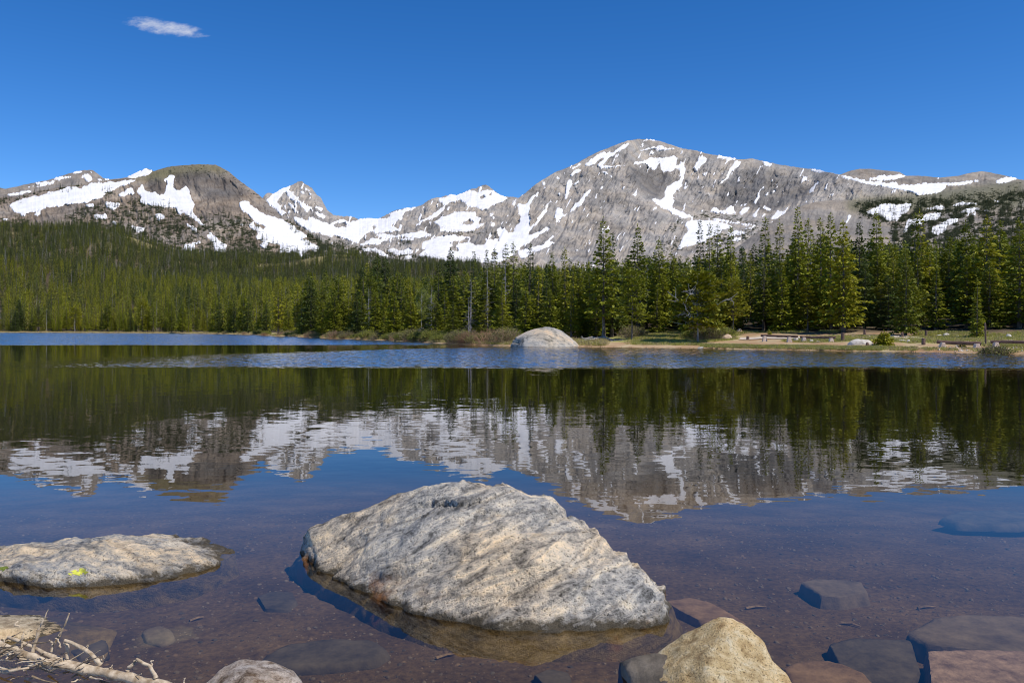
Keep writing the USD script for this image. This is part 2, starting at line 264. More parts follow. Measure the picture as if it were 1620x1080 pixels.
boulder_look('granite_tan', ((0.30, 0.22, 0.13), (0.45, 0.35, 0.22), (0.58, 0.47, 0.31), (0.66, 0.56, 0.40)), scale=1.5, wet=0.008)
boulder_look('granite_dome', ((0.13, 0.125, 0.11), (0.31, 0.30, 0.275), (0.41, 0.38, 0.33), (0.52, 0.42, 0.315)), scale=0.22, wet=0.02, bump=0.06, speck=0.7)
def sunken_look(name, c1, c2, scale=6.0):
    n = {"g": ("geometry", {}), "n": ("noise_texture", {"scale": scale, "detail": 7.0, "roughness": 0.68}), "r": ("rgb_ramp", {"ramp": [(0.32, c1), (0.68, c2)]}), "p": ("principled_bsdf", {"roughness": 0.95, "specular_ior_level": 0.0}), "b": ("bump", {"strength": 0.8, "distance": 0.02})}
    mat(name, n, [("g.position", "n.vector"), ("n.fac", "r.fac"), ("r.color", "p.base_color"), ("n.fac", "b.height"), ("b.normal", "p.normal")])
sunken_look('sunken_grey', (0.09, 0.074, 0.056), (0.215, 0.18, 0.14))
sunken_look('sunken_dark', (0.045, 0.040, 0.034), (0.13, 0.115, 0.092))
sunken_look('sunken_brown', (0.13, 0.088, 0.055), (0.30, 0.21, 0.14), 9.0)
sunken_look('sunken_pink', (0.15, 0.11, 0.095), (0.42, 0.32, 0.275), 16.0)
sunken_look('pebble', (0.09, 0.064, 0.04), (0.23, 0.17, 0.11), 5.0)

# water: clear, with gentle ripples; two gust bands far out ruffle it more. Sunlight passes down to the bed.
def band(n, l, tag, ya, yb, yc, yd, xa, xb, skew=0.0):
    "1 where a patch of breeze ruffles the lake (smooth limits along y, faded along x)."
    n |= {tag + "lo": ("map_range", {"range_type": "smoothstep", "from_min": ya, "from_max": yb, "to_min": 0.0, "to_max": 1.0, "clamp": True}),
          tag + "hi": ("map_range", {"range_type": "smoothstep", "from_min": yc, "from_max": yd, "to_min": 1.0, "to_max": 0.0, "clamp": True}),
          tag + "x": ("map_range", {"range_type": "smoothstep", "from_min": xa, "from_max": xb, "to_min": 0.0, "to_max": 1.0, "clamp": True}),
          tag + "m": ("math", {"math_type": "multiply", "value2": skew}), tag + "s": ("math", {"math_type": "add"}), tag + "1": ("math", {"math_type": "multiply"}), tag: ("math", {"math_type": "multiply"})}
    l += [("yw.value", tag + "lo.value"), (tag + "s.value", tag + "hi.value"), ("pos.x", tag + "m.value1"), (tag + "m.value", tag + "s.value1"), ("yw.value", tag + "s.value2"), ("pos.x", tag + "x.value"), (tag + "lo.result", tag + "1.value1"), (tag + "hi.result", tag + "1.value2"), (tag + "1.value", tag + ".value1"), (tag + "x.result", tag + ".value2")]
wn = {"g": ("geometry", {}), "pos": ("separate_xyz", {}),
      "mw": ("mapping", {"scale": (0.06, 0.10, 1)}), "nw": ("noise_texture", {"scale": 1.0, "detail": 3.0}), "yo": ("math", {"math_type": "multiply_add", "value2": 0.22, "value3": -0.11}), "ym": ("math", {"math_type": "multiply"}), "yw": ("math", {"math_type": "add"}),
      "ma": ("mapping", {"scale": (0.45, 1.0, 1.0)}), "na": ("noise_texture", {"scale": 8.0, "detail": 2.0, "roughness": 0.5}), "nb": ("noise_texture", {"scale": 1.1, "detail": 2.0, "roughness": 0.5}),
      "sa": ("vector_math", {"math_type": "subtract", "vector2": (0.5, 0.5, 0.5)}), "sb": ("vector_math", {"math_type": "subtract", "vector2": (0.5, 0.5, 0.5)}),
      "ka": ("vector_math", {"math_type": "multiply", "vector2": (0.6, 1.0, 0.0)}), "kb": ("vector_math", {"math_type": "multiply_add", "vector2": (0.008, 0.016, 0.0), "vector3": (0, 0.003, 0)}),
      "near": ("map_range", {"range_type": "smoothstep", "from_min": 3.5, "from_max": 12.0, "to_min": 0.010, "to_max": 0.032, "clamp": True}),
      "amp": ("math", {"math_type": "multiply_add", "value2": 0.75}), "bsum": ("math", {"math_type": "add", "use_clamp": True}),
      "va": ("vector_math", {"math_type": "scale"}), "vs": ("vector_math", {"math_type": "add"}), "tilt": ("combine_xyz", {"x": 0.0, "z": 1.0}), "tk": ("math", {"math_type": "multiply_add", "value2": -0.05}), "tb": ("math", {"math_type": "multiply", "value2": -0.085}), "up": ("vector_math", {"math_type": "add"}), "nrm": ("vector_math", {"math_type": "normalize"}),
      "tr": ("transparent_bsdf", {"color": (0.86, 0.79, 0.66)}), "gl": ("glossy_bsdf", {"color": (0.97, 0.97, 0.97), "roughness": 0.0}), "fr": ("fresnel", {"IOR": 1.333}), "m": ("mix_closure", {})}
wl = [("g.position", "pos.vector"), ("g.position", "mw.vector"), ("mw.vector", "nw.vector"), ("nw.fac", "yo.value1"), ("yo.value", "ym.value1"), ("pos.y", "ym.value2"), ("ym.value", "yw.value1"), ("pos.y", "yw.value2"),
      ("g.position", "ma.vector"), ("ma.vector", "na.vector"), ("ma.vector", "nb.vector"), ("na.color", "sa.vector1"), ("nb.color", "sb.vector1"), ("sa.vector", "ka.vector1"), ("sb.vector", "kb.vector1"),
      ("pos.y", "near.value"), ("bsum.value", "amp.value1"), ("near.result", "amp.value3"), ("ka.vector", "va.vector1"), ("amp.value", "va.scale"), ("va.vector", "vs.vector1"), ("kb.vector", "vs.vector2"), ("vs.vector", "up.vector1"), ("ba.value", "tk.value1"), ("bb.value", "tb.value1"), ("tb.value", "tk.value3"), ("tk.value", "tilt.y"), ("tilt.vector", "up.vector2"), ("up.vector", "nrm.vector1"), ("nrm.vector", "gl.normal"),
      ("fr.fac", "m.fac"), ("tr.BSDF", "m.closure1"), ("gl.BSDF", "m.closure2")]
band(wn, wl, "ba", 29.5, 32.5, 66.0, 74.0, -26.0, -5.0, -1.3)
band(wn, wl, "bb", 72.0, 78.0, 900.0, 1000.0, -2000.0, -1000.0)
wl += [("ba.value", "bsum.value1"), ("bb.value", "bsum.value2")]
mat('water', wn, wl, surface="m.closure")

# ------------------------------------------------------------------ lake outline and ground
shore_px = pts("-150,525.6 -60,525.9 60,526.0 160,526.4 250,527.0 330,528.0 400,529.6 440,532.0 480,533.2 520,535.5 560,536.6 600,538.0 650,540.6 700,543.6 760,545.8 800,547.0 860,547.6 920,548.6 980,549.2 1040,550.0 1120,551.2 1200,552.8 1270,554.0 1340,555.0 1420,556.3 1500,557.6 1560,559.0 1620,560.0 1700,563.0")
front = W(shore_px[:, 0], shore_px[:, 1])[:, :2]
rest = np.array([[44, 38], [52, 24], [50, 8], [36, -4], [18, -2.5], [9, 0.4], [4, 2.0], [1.5, 2.45], [-1, 2.5], [-3.2, 2.7], [-8, 1.6], [-30, -8], [-90, -20], [-250, 10], [-400, 120], [-430, 300]], float)
def dense(p, step):
    out = []
    for a, b in zip(p[:-1], p[1:]):
        n = max(1, int(np.linalg.norm(b - a) / step)); out.append(a + (b - a) * np.linspace(0, 1, n, endpoint=False)[:, None])
    return np.vstack(out + [p[-1:]])
ring = dense(np.vstack([front, rest, front[:1]]), 0.6)[:-1]
ring = ring + (fbm(np.c_[ring * 0.35, np.zeros(len(ring))], 4, 5)[:, None] - 0.5) * np.c_[np.zeros(len(ring)), np.clip(np.hypot(*ring.T) / 45, 0.1, 4.0)]
lake = shapely.Polygon(ring).buffer(0); shapely.prepare(lake)
lake_tree = cKDTree(ring)
def shore_distance(x, y):
    "Metres beyond the water's edge; negative on the lake."
    d = lake_tree.query(np.c_[x.ravel(), y.ravel()])[0]
    return np.where(shapely.contains_xy(lake, x.ravel(), y.ravel()), -d, d).reshape(x.shape)
crest_u = pts("-1500,330 -300,352 -80,360 0,361 60,364 100,360 150,358 185,366 230,382 280,394 340,401 420,408 480,408 530,404 560,408 600,420 640,424 700,426 760,430 850,438 1100,446 1400,446 1500,440 1620,432 1800,420 3000,420")
CRD = 1080.0
def ground_z(x, y, s=None):
    s = shore_distance(x, y) if s is None else s
    d = np.maximum(y, 1.0); u = CX + x / np.maximum(y, 30.0) * F
    zc = (HY - np.interp(u, crest_u[:, 0], crest_u[:, 1])) / F * CRD + EYE
    d0 = np.clip(d - np.maximum(s, 0) * 0.9, 40, 800) + 14
    t = (d - d0) / (CRD - d0)
    roll = fbm(np.stack([x / 140, y / 140, 0 * x], -1), 3, 11) - 0.5
    hill = np.where(t < 1, zc * np.clip(t, 0, 1) ** 1.05, zc - (d - CRD) * 0.10) + roll * 26 * sstep(0.02, 0.4, t)
    hill = np.where(y > 45, np.maximum(hill, 0), 0)
    land = 0.10 * (1 - np.exp(-np.maximum(s, 0) / 0.5)) + 0.058 * np.clip(s, 0, 18) + 0.018 * np.clip(s - 18, 0, 80)
    lump = (fbm(np.stack([x / 4.5, y / 4.5, 0 * x], -1), 4, 3) - 0.5) * 0.55 * sstep(1.0, 12, s) + (fbm(np.stack([x / 0.9, y / 0.9, 0 * x], -1), 3, 8) - 0.5) * 0.10 * sstep(0.2, 3, s)
    w = np.maximum(-s, 0)
    bed = -(0.10 * (1 - np.exp(-w / 0.3)) + 0.024 * np.minimum(w, 4) + np.minimum(0.10 * np.maximum(w - 4, 0), 6.0)) + (fbm(np.stack([x / 1.3, y / 1.3, 0 * x], -1), 4, 21) - 0.5) * 0.05 * sstep(0.3, 2.0, w)
    return np.where(s > 0, land + lump + hill, bed)
def zat(x, y):
    return ground_z(np.atleast_1d(np.asarray(x, float)), np.atleast_1d(np.asarray(y, float)))
# one sheet round the viewpoint, fine ahead and coarse behind, to the feet of the mountains and beyond them
front_ang = np.arctan((np.arange(-150, 1780, 3.0) - CX) / F)
ang = np.concatenate([front_ang, np.linspace(front_ang[-1], front_ang[0] + 2 * np.pi, 90)[1:]])
rad = np.concatenate([np.linspace(0.6, 3, 12), np.geomspace(3.05, 12, 110), np.geomspace(12.2, 48, 70), np.geomspace(48.5, 130, 130), np.geomspace(131, 460, 90), np.geomspace(466, 1400, 70), np.array([1700, 2500, 4000, 7000, 12000])])
RR, AA = np.meshgrid(rad, ang, indexing='ij')
GX, GY = RR * np.sin(AA), RR * np.cos(AA)
GS = shore_distance(GX, GY)
GZ = ground_z(GX, GY, GS)
GZ = np.where(RR > 1450, np.minimum(GZ, 60) * np.clip(2400 / RR, 0, 1), GZ)
GV = np.stack([GX, GY, GZ], -1).reshape(-1, 3)
gf = tris(grid_faces(len(rad), len(ang)))
SS = GS.ravel()
cen = SS[gf].mean(1)
def submesh(v, f, keep):
    f = f[keep]; used, inv = np.unique(f, return_inverse=True)
    return v[used], inv.reshape(-1, 3), used
lv, lf, lu = submesh(GV, gf, cen > -0.15)
bv, bf, bu = submesh(GV, gf, cen <= -0.15)
gp = obj('ground', (lv, lf[:, ::-1]), 'ground', smooth=True, kind='structure', label='sandy and grassy lake shore rising into the wooded slopes', cat='ground')
bare = fbm(np.c_[lv[:, :2] / 9.0, np.zeros(len(lv))], 4, 31)
su = SS[lu]; uu = CX + lv[:, 0] / np.maximum(lv[:, 1], 20) * F
right = sstep(960, 1040, uu)
strip = np.where(uu < 1000, 4.5, np.where(uu < 1110, 1.3, 0.3)) + 4.2 * sstep(1395, 1470, uu)
grass = np.where(uu > 915, sstep(strip * 0.7, strip + 1.0, su + 3 * (bare - 0.5)) * (1 - 0.95 * sstep(0.51, 0.59, bare)) * (1 - 0.35 * sstep(1400, 1500, uu)), sstep(0.5, 3, su) * 0.6)
litter = np.where(uu > 930, sstep(14.5, 19, su - 3 * (bare - 0.5) + 4 * sstep(1200, 1050, uu)), sstep(5, 12, su))
far_rock = sstep(0.54, 0.62, fbm(np.c_[lv[:, :2] / 60.0, np.zeros(len(lv))], 4, 77)) * sstep(700, 900, lv[:, 1]) * 0.75
primvar(gp, 'grass', grass); primvar(gp, 'litter', litter * (1 - far_rock))
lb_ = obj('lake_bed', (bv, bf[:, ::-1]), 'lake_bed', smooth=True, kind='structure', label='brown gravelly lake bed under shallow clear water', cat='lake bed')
primvar(lb_, 'depth_dark', sstep(0.24, 0.95, -bv[:, 2]))  # bed colour darkens with depth, standing for light lost in the water
wx, wy = np.meshgrid(np.concatenate([[-900], np.linspace(-500, 120, 40)]), np.concatenate([np.linspace(-60, 460, 40)]), indexing='xy')
wv = np.stack([wx, wy, 0 * wx], -1).reshape(-1, 3)
obj('lake_water', (wv, tris(grid_faces(*wx.shape))), 'water', kind='structure', label='calm mountain lake mirroring the trees and snowy peaks', cat='lake')

# ------------------------------------------------------------------ mountains
SNOW = """
95,510 125,480 200,470 210,445 300,430 420,410 480,380 560,370 620,350 700,330 760,345 850,310 920,295 1000,300 1050,285 1100,295 1200,275 1290,265 1270,280 1200,310 1100,355 1020,390 960,440 880,460 800,490 700,490 560,525 450,525 400,550 330,570 240,590 235,615 195,615 200,585 130,575 125,540
75,410 110,390 180,385 260,370 340,375 280,390 180,410 80,420
210,340 300,330 420,325 400,335 260,345
310,300 400,290 520,285 490,305 400,320 330,310
500,265 570,240 650,232 690,240 600,255 560,270
650,215 700,190 790,178 780,195 720,212
770,245 800,220 840,215 890,275 840,285
838,175 860,180 905,240 950,275 920,260 880,215
925,245 960,270 990,280 940,275
970,250 1050,260 1000,275
1200,245 1280,205 1390,160 1450,190 1420,215 1300,240 1210,255
1120,410 1180,385 1210,355 1250,345 1265,395 1200,415 1130,430
810,510 880,490 910,510 890,535 840,525
990,475 1050,480 1160,495 1080,550 1030,545 1010,510
890,600 1010,590 1015,640 900,645
1240,705 1330,720 1390,730 1340,770 1260,745
1465,600 1520,585 1575,620 1510,660 1480,625
1060,665 1110,670 1110,700 1080,695
20,640 80,630 85,655 30,660
320,595 390,560 385,590 330,610
@1 216.7,303 225,291.7 228,293 229,302 238,305 247,304 250,307.5 260,306.7 266,292.5 260,284 268,278 278,277.5 272,287 274,297.5 285,301 295,294 300,302.5 301,312 307,322 304,332 310,343 318,350 328,360 322,358 310,350 305,346 292,338 285,340 278,330 260,328 250,325 237,325 222,321 223,312
377,322.5 385,317 392,319 402,330 417,338 433,343 448,348 460,355 473,365 488,373 478,378 490,382 500,388 505,393 502,400 490,395 477,407 465,400 452,398 443,400 442,387 428,382 420,395 410,388 417,382 403,376 410,370 393,357 402,348 390,338 383,333
327,372 335,367 340,375 348,382 357.5,387 355,400 340,397 335,385
290,388 303,385 315,381 322,382.5 308,388 308,398 290,397
293,352 300,355 312,362 312,367 303,362 295,357
380,353 385,355 382,358 378,356
421,317 433,306 448,298 464,291 459,299 449,306 440,313 437,320 445,325 445,332 455,336 446,341 435,331 426,323
473,322 480,326 489,333 486,337 478,330
480,296 486,298 492,303 485,302
455,318 462,324 470,331 466,333 458,326
500,334 508,338 518,343 512,346 502,342
452,304 458,302 468,312 477,313 466,317 460,316 459,312
470,317 482,327 492,333 497,335 493,330 483,323 473,317
472,304 478,302.5 484,307.5 477,306
487,305 497,309 491,309
498,322 503,327 513,330 508,335 500,330
462,327 470,333 477,340 468,335
462,342 477,345 487,350 488,343 502,348 520,355 530,352 540,347 553,352 568,347 587,345 607,347 618,343 615,337 637,331 660,327 653,333 640,335 635,345 627,352 620,358 633,363 620,367 595,368 583,368 570,377 565,385 560,382 545,377 530,373 520,373 502,368 493,367 468,353
568,387 587,378 613,378 610,382 595,387 572,388
595,371 607,370 627,373 653,368 667,365 682,372 662,376 637,374 620,377.5 600,376
627,378 640,377 658,377 652,380 633,379.5
653,358 665,350 680,342 693,332 702,325 695,318 695,313 707,312 713,307 722,309 717,318 708,325 703,333 690,343 675,350 660,357
685,350 700,343 723,336 737,335 753,335 750,342 760,345 762,347 755,353 770,352 753,363 745,367 703,366 692,358
707,314 713,308 720,310 735,305 743,300 752,303 760,304 770,300 780,302 798,310 805,314 790,320 778,325 770,335 757,330 740,326 736,322 727,317 717,320
668,385 683,378 700,373 717,372 725,375 745,375 733,380 718,382 710,385 717,388 708,392 725,400 722,405 720,414 703,412 683,408 663,404 670,397 675,393 667,395
725,385 740,383 753,388 767,388 776,389 770,377 780,382 793,385 793,414 762,416 737,414 722,412 725,398 722,390
613,395 623,392 633,398 637,394 653,392 653,400 637,403 623,403
570,393 587,392 600,395 612,402 615,407 603,405 592,398 578,397
640,405 655,404 650,409 640,409
925,262 937,250 947,243 960,240 955,247 940,260 932,263
943,262 952,253 960,243 970,242 977,235 987,229 997,226 990,233 977,240 967,248 952,262
902,267 920,259 918,262 907,267
945,263 970,263 988,261 990,262 960,267 948,266
902,279 907,272 913,267 925,271 913,273 907,278
894,312 895,297 897,287 903,284 905,290 900,305 896,317
905,295 913,286 917,288 913,292
915,318 923,308 932,299 935,301 925,313 921,320 910,332 900,337 893,341 880,352 877,342 883,330 889,329 890,340 898,337 910,323
820,323 833,323 843,310 853,302 847,313 838,325 837,337 840,347 837,358 840,360 853,343 863,327 870,317 880,302 869,319 860,340 848,355 832,373 843,370 860,362 875,357 860,368 832,387 823,390 815,400 800,412 770,412 760,395 770,382 769,377 778,378 792,383 787,370 785,362 798,358 803,368 815,367 814,360 824,352 822,342
843,390 860,387 875,372 877,374 868,383 880,383 863,392 850,398 838,398
820,398 835,393 842,402 825,410
857,295 860,287 862,290
881,283 883,280 888,286
882,307 887,307 885,310
937,282 940,278 939,283
950,271 957,271 965,277 972,283 963,277
775,355 783,352 780,358
1005,240 1015,236 1040,231 1052,231 1043,234 1023,237
1037,238 1048,233 1072,235 1060,237 1047,239
1012,242 1026,240.5 1017,243
1012,220 1030,220.5 1050,224 1030,222.5
997,260 1017,255 1027,250 1050,250 1068,246 1070,255 1068,262 1077,260 1075,255 1080,258 1088,247.5 1083,258 1082,267 1084,274 1081,277 1081,287 1073,300 1063,308 1066,318 1063,327 1077,335 1095,344 1080,346 1057,335 1043,325 1032,317 1033,313 1045,317 1053,308 1052,300 1060,293 1065,287 1075,287 1078,277 1075,267 1067,265 1060,272 1050,270 1042,263 1037,270 1027,265 1020,258 1007,260
1099,268 1100,257 1105,255 1107,246 1120,250 1115,258 1107,263 1103,272
1099,287 1105,275 1103,282
1137,292 1150,278 1153,270 1162,255 1175,254 1167,263 1157,272 1152,280 1140,292
1134,247 1168,250 1158,253 1138,251
1127,273 1132,272 1128,278
1125,286 1128,278 1127,284
1205,255 1221,258 1220,263 1210,262
1193,323 1198,308 1204,297 1200,312 1196,323
1122,335 1128,328 1145,334 1150,327 1162,327 1182,321 1178,324 1162,328 1163,339 1145,338
1170,339 1178,328 1187,328 1177,339
1189,342 1193,337 1199,338 1194,343
1200,345 1213,337 1210,342
1207,327 1220,330 1215,334
1220,347 1227,334 1245,334 1230,346
1107,333 1118,334 1108,335
1083,357 1093,348 1110,348 1135,351 1157,356 1158,360 1143,363 1140,368 1125,374 1115,383 1085,390 1070,396 1088,363
1112,345 1135,346 1168,352 1203,357 1193,358 1160,353
1145,371 1165,366 1180,368 1160,374
1170,362 1195,359 1190,363
1150,380 1175,374 1170,382
1267,290 1272,277 1278,282
1278,307 1288,295 1293,287 1297,287 1287,302
1280,270 1290,268 1313,273 1293,273
1314,275 1330,277.5 1347,281 1372,286 1400,290 1417,289 1422,293 1440,293 1467,290 1517,289 1555,284 1555,286 1525,292 1498,294 1495,300 1482,306 1463,307 1453,310 1443,303 1417,299 1375,291 1355,286
1372,283 1392,278 1425,276 1435,278 1423,282.5 1400,286 1383,284
1577,284 1593,279 1614,283 1597,287.5 1578,290
1368,337 1388,328 1398,322 1413,323 1442,323 1437,333 1428,340 1418,351 1400,348 1393,342
1430,368 1435,348 1458,345 1463,340 1480,337 1493,338 1483,347 1467,350 1458,353 1440,358
1470,368 1475,360 1495,349 1517,345 1513,353 1497,357 1498,365 1485,372
1463,330 1488,324 1498,329 1483,332
1502,327 1517,320 1548,321 1542,324 1517,325
1517,337 1525,331 1550,328 1550,332 1533,337
1517,343 1543,337 1545,340
1337,353 1343,340 1347.5,342 1340,353
1552,335 1566,332 1563,336
1572,318 1590,317 1580,320
"""
ROCK = """
542,352 552,357 560,358 545,359 533,360 525,355
588,357 594,358 597,362 592,364
665,352 680,347 700,362 683,370 667,362
705,327 713,322 722,327 718,332 723,335 708,338 700,343 687,350 697,337
720,315 727,317 736,322 732,327 723,323
740,327 757,328 753,332 742,331
733,350 742,349 755,351 745,355 728,357
753,335 767,330 780,337 767,345 757,355 760,345 750,342
698,357 706,360 707,362 700,361
758,312 765,308 768,312 760,315
770,308 778,304 776,310
410,345 417,348 418,351 411,348
402,351 413,355 425,360 418,362 405,359
440,377 446,377 444,379
1040,267 1043,255 1046,266
775,402 780,398 788,402 780,408
705,410 712,402 722,408
"""
SX, SY0, SC = 60, 180, 3     # raster: 3 samples per photograph pixel, from x -60, y 180
def raster(text, first_scaled=False):
    im = Image.new('L', ((1620 + 2 * SX) * SC, 270 * SC)); dr = ImageDraw.Draw(im); scaled = first_scaled
    for line in text.strip().splitlines():
        if line.startswith('@1'): scaled, line = False, line[2:]
        p = pts(line)
        if scaled: p = np.c_[p[:, 0] / 6, 240 + p[:, 1] / 6]
        dr.polygon([((x + SX) * SC, (y - SY0) * SC) for x, y in p], fill=255)
    return np.asarray(im, float) / 255
snow_map = np.clip(raster(SNOW, True) - raster(ROCK), 0, 1)
snow_map = ndimage.gaussian_filter(snow_map, 1.3 * SC)
def region(text, blur): return ndimage.gaussian_filter(raster(text), blur * SC)
def look_up(m, u, v): return ndimage.map_coordinates(m, [(np.asarray(v) - SY0) * SC, (np.asarray(u) + SX) * SC], order=1, mode='nearest')
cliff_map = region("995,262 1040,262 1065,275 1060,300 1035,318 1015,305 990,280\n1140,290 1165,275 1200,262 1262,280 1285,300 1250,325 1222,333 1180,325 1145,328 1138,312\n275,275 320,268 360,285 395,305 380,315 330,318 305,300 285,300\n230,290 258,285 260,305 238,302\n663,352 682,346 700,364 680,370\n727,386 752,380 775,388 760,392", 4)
cirque_map = region("1010,190 1330,190 1310,275 1290,300 1255,330 1240,348 1180,350 1100,342 1060,325 1025,300 1012,262", 11)
tundra_map = region("200,285 260,262 345,258 365,275 330,272 290,275 255,285\n1340,315 1450,305 1560,292 1620,285 1620,330 1450,335 1340,335", 5) * 0.8
def mountain(label, look, ridge, base, D0, D1, power=1.0, relief=1.0, lean=0.0, rough=1.2, seed=0, step=1.0, rows=150, mixt=0.25, scraps=0.0, push=None, cat='mountain', jag=1.0):
    "A slope that rises from its foot at depth D0 to its crest at depth D1 and falls away behind; snow lies on it as sheets of their own."
    ridge, base = pts(ridge), pts(base)
    us = np.arange(max(ridge[0, 0], base[0, 0]), min(ridge[-1, 0], base[-1, 0]) + step, step)
    ry, by = np.interp(us, ridge[:, 0], ridge[:, 1]), np.interp(us, base[:, 0], base[:, 1])
    ry = ry + (fbm(np.c_[us / 9, 0 * us, 0 * us + seed], 4, seed) - 0.5) * 2.4 * jag + (fbm(np.c_[us / 2.2, 0 * us, 0 * us + seed], 2, seed + 9) - 0.5) * 1.1 * jag
    by = np.maximum(by, ry + 1)
    t = np.linspace(0, 1, rows)[:, None]
    V = by + t * (ry - by); U = np.broadcast_to(us, V.shape); Tt = np.broadcast_to(t, V.shape)
    hh = (by.max() - V) / (by.max() - ry.min())
    D = D0 + (D1 - D0) * (mixt * Tt + (1 - mixt) * hh) ** power
    if push is not None: D = D + push(U, V)
    px = D / F                                              # metres per pixel here
    a = U + lean * V                                        # gullies run down the slope
    ridgy = lambda s, sv, sd: 1 - 2 * np.abs(fbm(np.stack([a / s + 0.35 * fbm(np.stack([U / 30, V / 30, 0 * U], -1), 2, sd + 5), V / sv, 0 * U + seed], -1), 3, sd) - 0.5)
    edge = sstep(0, 0.12, 1 - Tt) * 0.85 + 0.15
    soft = px * relief * edge * (30 * (ridgy(38, 90, seed + 1) - 0.75) + 14 * (fbm(np.stack([a / 13, V / 20, 0 * U + seed], -1), 3, seed + 2) - 0.5))
    hard = px * relief * rough * edge * (12 * (ridgy(9, 15, seed + 3) - 0.75) + 11 * (fbm(np.stack([a / 4.5, V / 8, 0 * U + seed], -1), 4, seed + 4) - 0.5))
    wu, wv = U + (fbm(np.stack([U / 6, V / 6, 0 * U], -1), 3, 61) - 0.5) * 5, V + (fbm(np.stack([U / 6, V / 6, 0 * U], -1), 3, 62) - 0.5) * 3.5
    cover = look_up(snow_map, wu, wv) - 0.45 + (fbm(np.stack([a / 2.2, V / 6.5, 0 * U], -1), 4, 63) - 0.5) * 1.05 + (fbm(np.stack([a / 7.0, V / 16, 0 * U], -1), 3, 64) - 0.5) * 0.4
    if scraps: cover = np.maximum(cover, np.minimum((fbm(np.stack([a / 5.0, V / 11, 0 * U + 3], -1), 4, 65) - 0.5) * 4 - 4 * scraps, 0.3))
    on_snow = sstep(-0.25, 0.3, cover)
    D = D + lerp(soft, ndimage.gaussian_filter(soft, (5, 9)) * 0.6, on_snow) + hard * (1 - 0.88 * on_snow)
    pt = P(U, V, D)
    steps = np.array([0.004, 0.015, 0.04, 0.09, 0.18, 0.32])[:, None] * D1
    back = np.stack([np.repeat(pt[-1:, :, 0], 6, 0) * (1 + steps / D1), np.repeat(pt[-1:, :, 1], 6, 0) + steps, np.repeat(pt[-1:, :, 2], 6, 0) - steps * 0.75 * np.clip(steps / (0.03 * D1), 0.15, 1)], -1)
    allp = np.concatenate([pt, back], 0); nr, nc = allp.shape[:2]
    root = thing('mountain', label=label, cat=cat, kind='structure')
    mp = obj('rock_slope', (allp.reshape(-1, 3), tris(grid_faces(nr, nc))), look, root, smooth=True)
    full = lambda m: np.concatenate([m, np.repeat(m[-1:], 6, 0)], 0).ravel()
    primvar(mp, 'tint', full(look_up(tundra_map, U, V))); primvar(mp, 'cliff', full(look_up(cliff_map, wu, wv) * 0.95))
    # snow sheets: thickest inside a patch, dipping under the rock at its edge
    lift = np.clip(cover * 14, -4, 3.0)
    view = -np.array([0, 0.75, -0.66])
    sv = (pt + lift[..., None] * view * (D[..., None] / 3500)).reshape(-1, 3)
    q = grid_faces(rows, nc)
    lab, n = ndimage.label(ndimage.binary_dilation(cover > 0, iterations=1))
    size = ndimage.sum(cover > 0, lab, np.arange(n + 1))
    ql = lab.ravel()[q].max(1)
    order = [k for k in np.argsort(-size) if k > 0 and size[k] > 30][:90]
    for k in order:
        v, f, _ = submesh(sv, tris(q[ql == k]), slice(None)); obj('snowfield', (v, f), 'snow', root, smooth=True)
    left = (ql > 0) & ~np.isin(ql, order)
    if left.any():
        v, f, _ = submesh(sv, tris(q[left]), slice(None)); obj('snow_remnants', (v, f), 'snow', root, smooth=True, kind='stuff')
    return us, V, pt, cover
M5 = mountain('low brown tundra ridge on the far right behind the saddle snowfield', 'tundra_brown', "1290,290 1318,278 1330,276 1347,270 1360,267.5 1377,267 1383,268 1423,272 1433,278 1453,278 1488,281 1517,278 1538,273 1553,271 1567,273 1590,278 1613,284 1640,287 1700,292", "1290,330 1700,330", 5200, 6200, relief=0.5, seed=5, rows=60, jag=0.4)
M1 = mountain('distant grey ridge with snow streaks at the far left edge', 'tundra_brown', "-60,305 0,297 8,299 17,297 50,290 80,284 108,275 133,269 147,269 155,275 163,282 175,284 200,281 232,266.5 242,270 262,285", "-60,330 262,320", 4300, 5200, relief=0.6, seed=6, rows=60, jag=0.5)
M3 = mountain('pointed grey peak and snow-filled cirque at the head of the valley', 'granite_grey', "405,320 415,313 420,307 427,305 432,307 443,301 463,292 470,288 478,287.5 485,292 493,297.5 500,307 507,312 513,323 518,333 527,340 538,342.5 560,343 568,347 585,345 597,347 610,340 622,334 637,331 660,327 670,322 683,314 697,312 707,310 713,307 722,309 733,304 742,300 752,299 758,295 767,292.5 773,295 780,301 790,308 798,311 823,312 860,325", "405,425 860,430", 3900, 5600, power=0.85, relief=1.0, lean=0.35, seed=3, step=0.75, rows=190, scraps=0.20, jag=1.3)
M4 = mountain('massive grey summit with snow gullies right of centre', 'granite_grey', "762,415 785,385 806,345 815,325 823,311 832,305 843,295 860,283 877,273 893,267 910,260 927,250 943,242 960,235 977,228 993,222.5 1010,220 1030,221 1050,225 1063,230 1080,235 1102,239 1127,245 1135,246 1168,252 1190,251 1207,255 1230,260 1263,265 1288,268 1313,273 1330,276.5 1350,281 1400,290 1453,305", "762,425 1090,440 1300,420 1453,345", 2900, 4600, power=0.9, relief=1.0, lean=0.5, seed=4, step=0.75, rows=280, scraps=0.255, mixt=0.0, push=lambda u, v: 330 * look_up(cirque_map, u, v), jag=0.7)
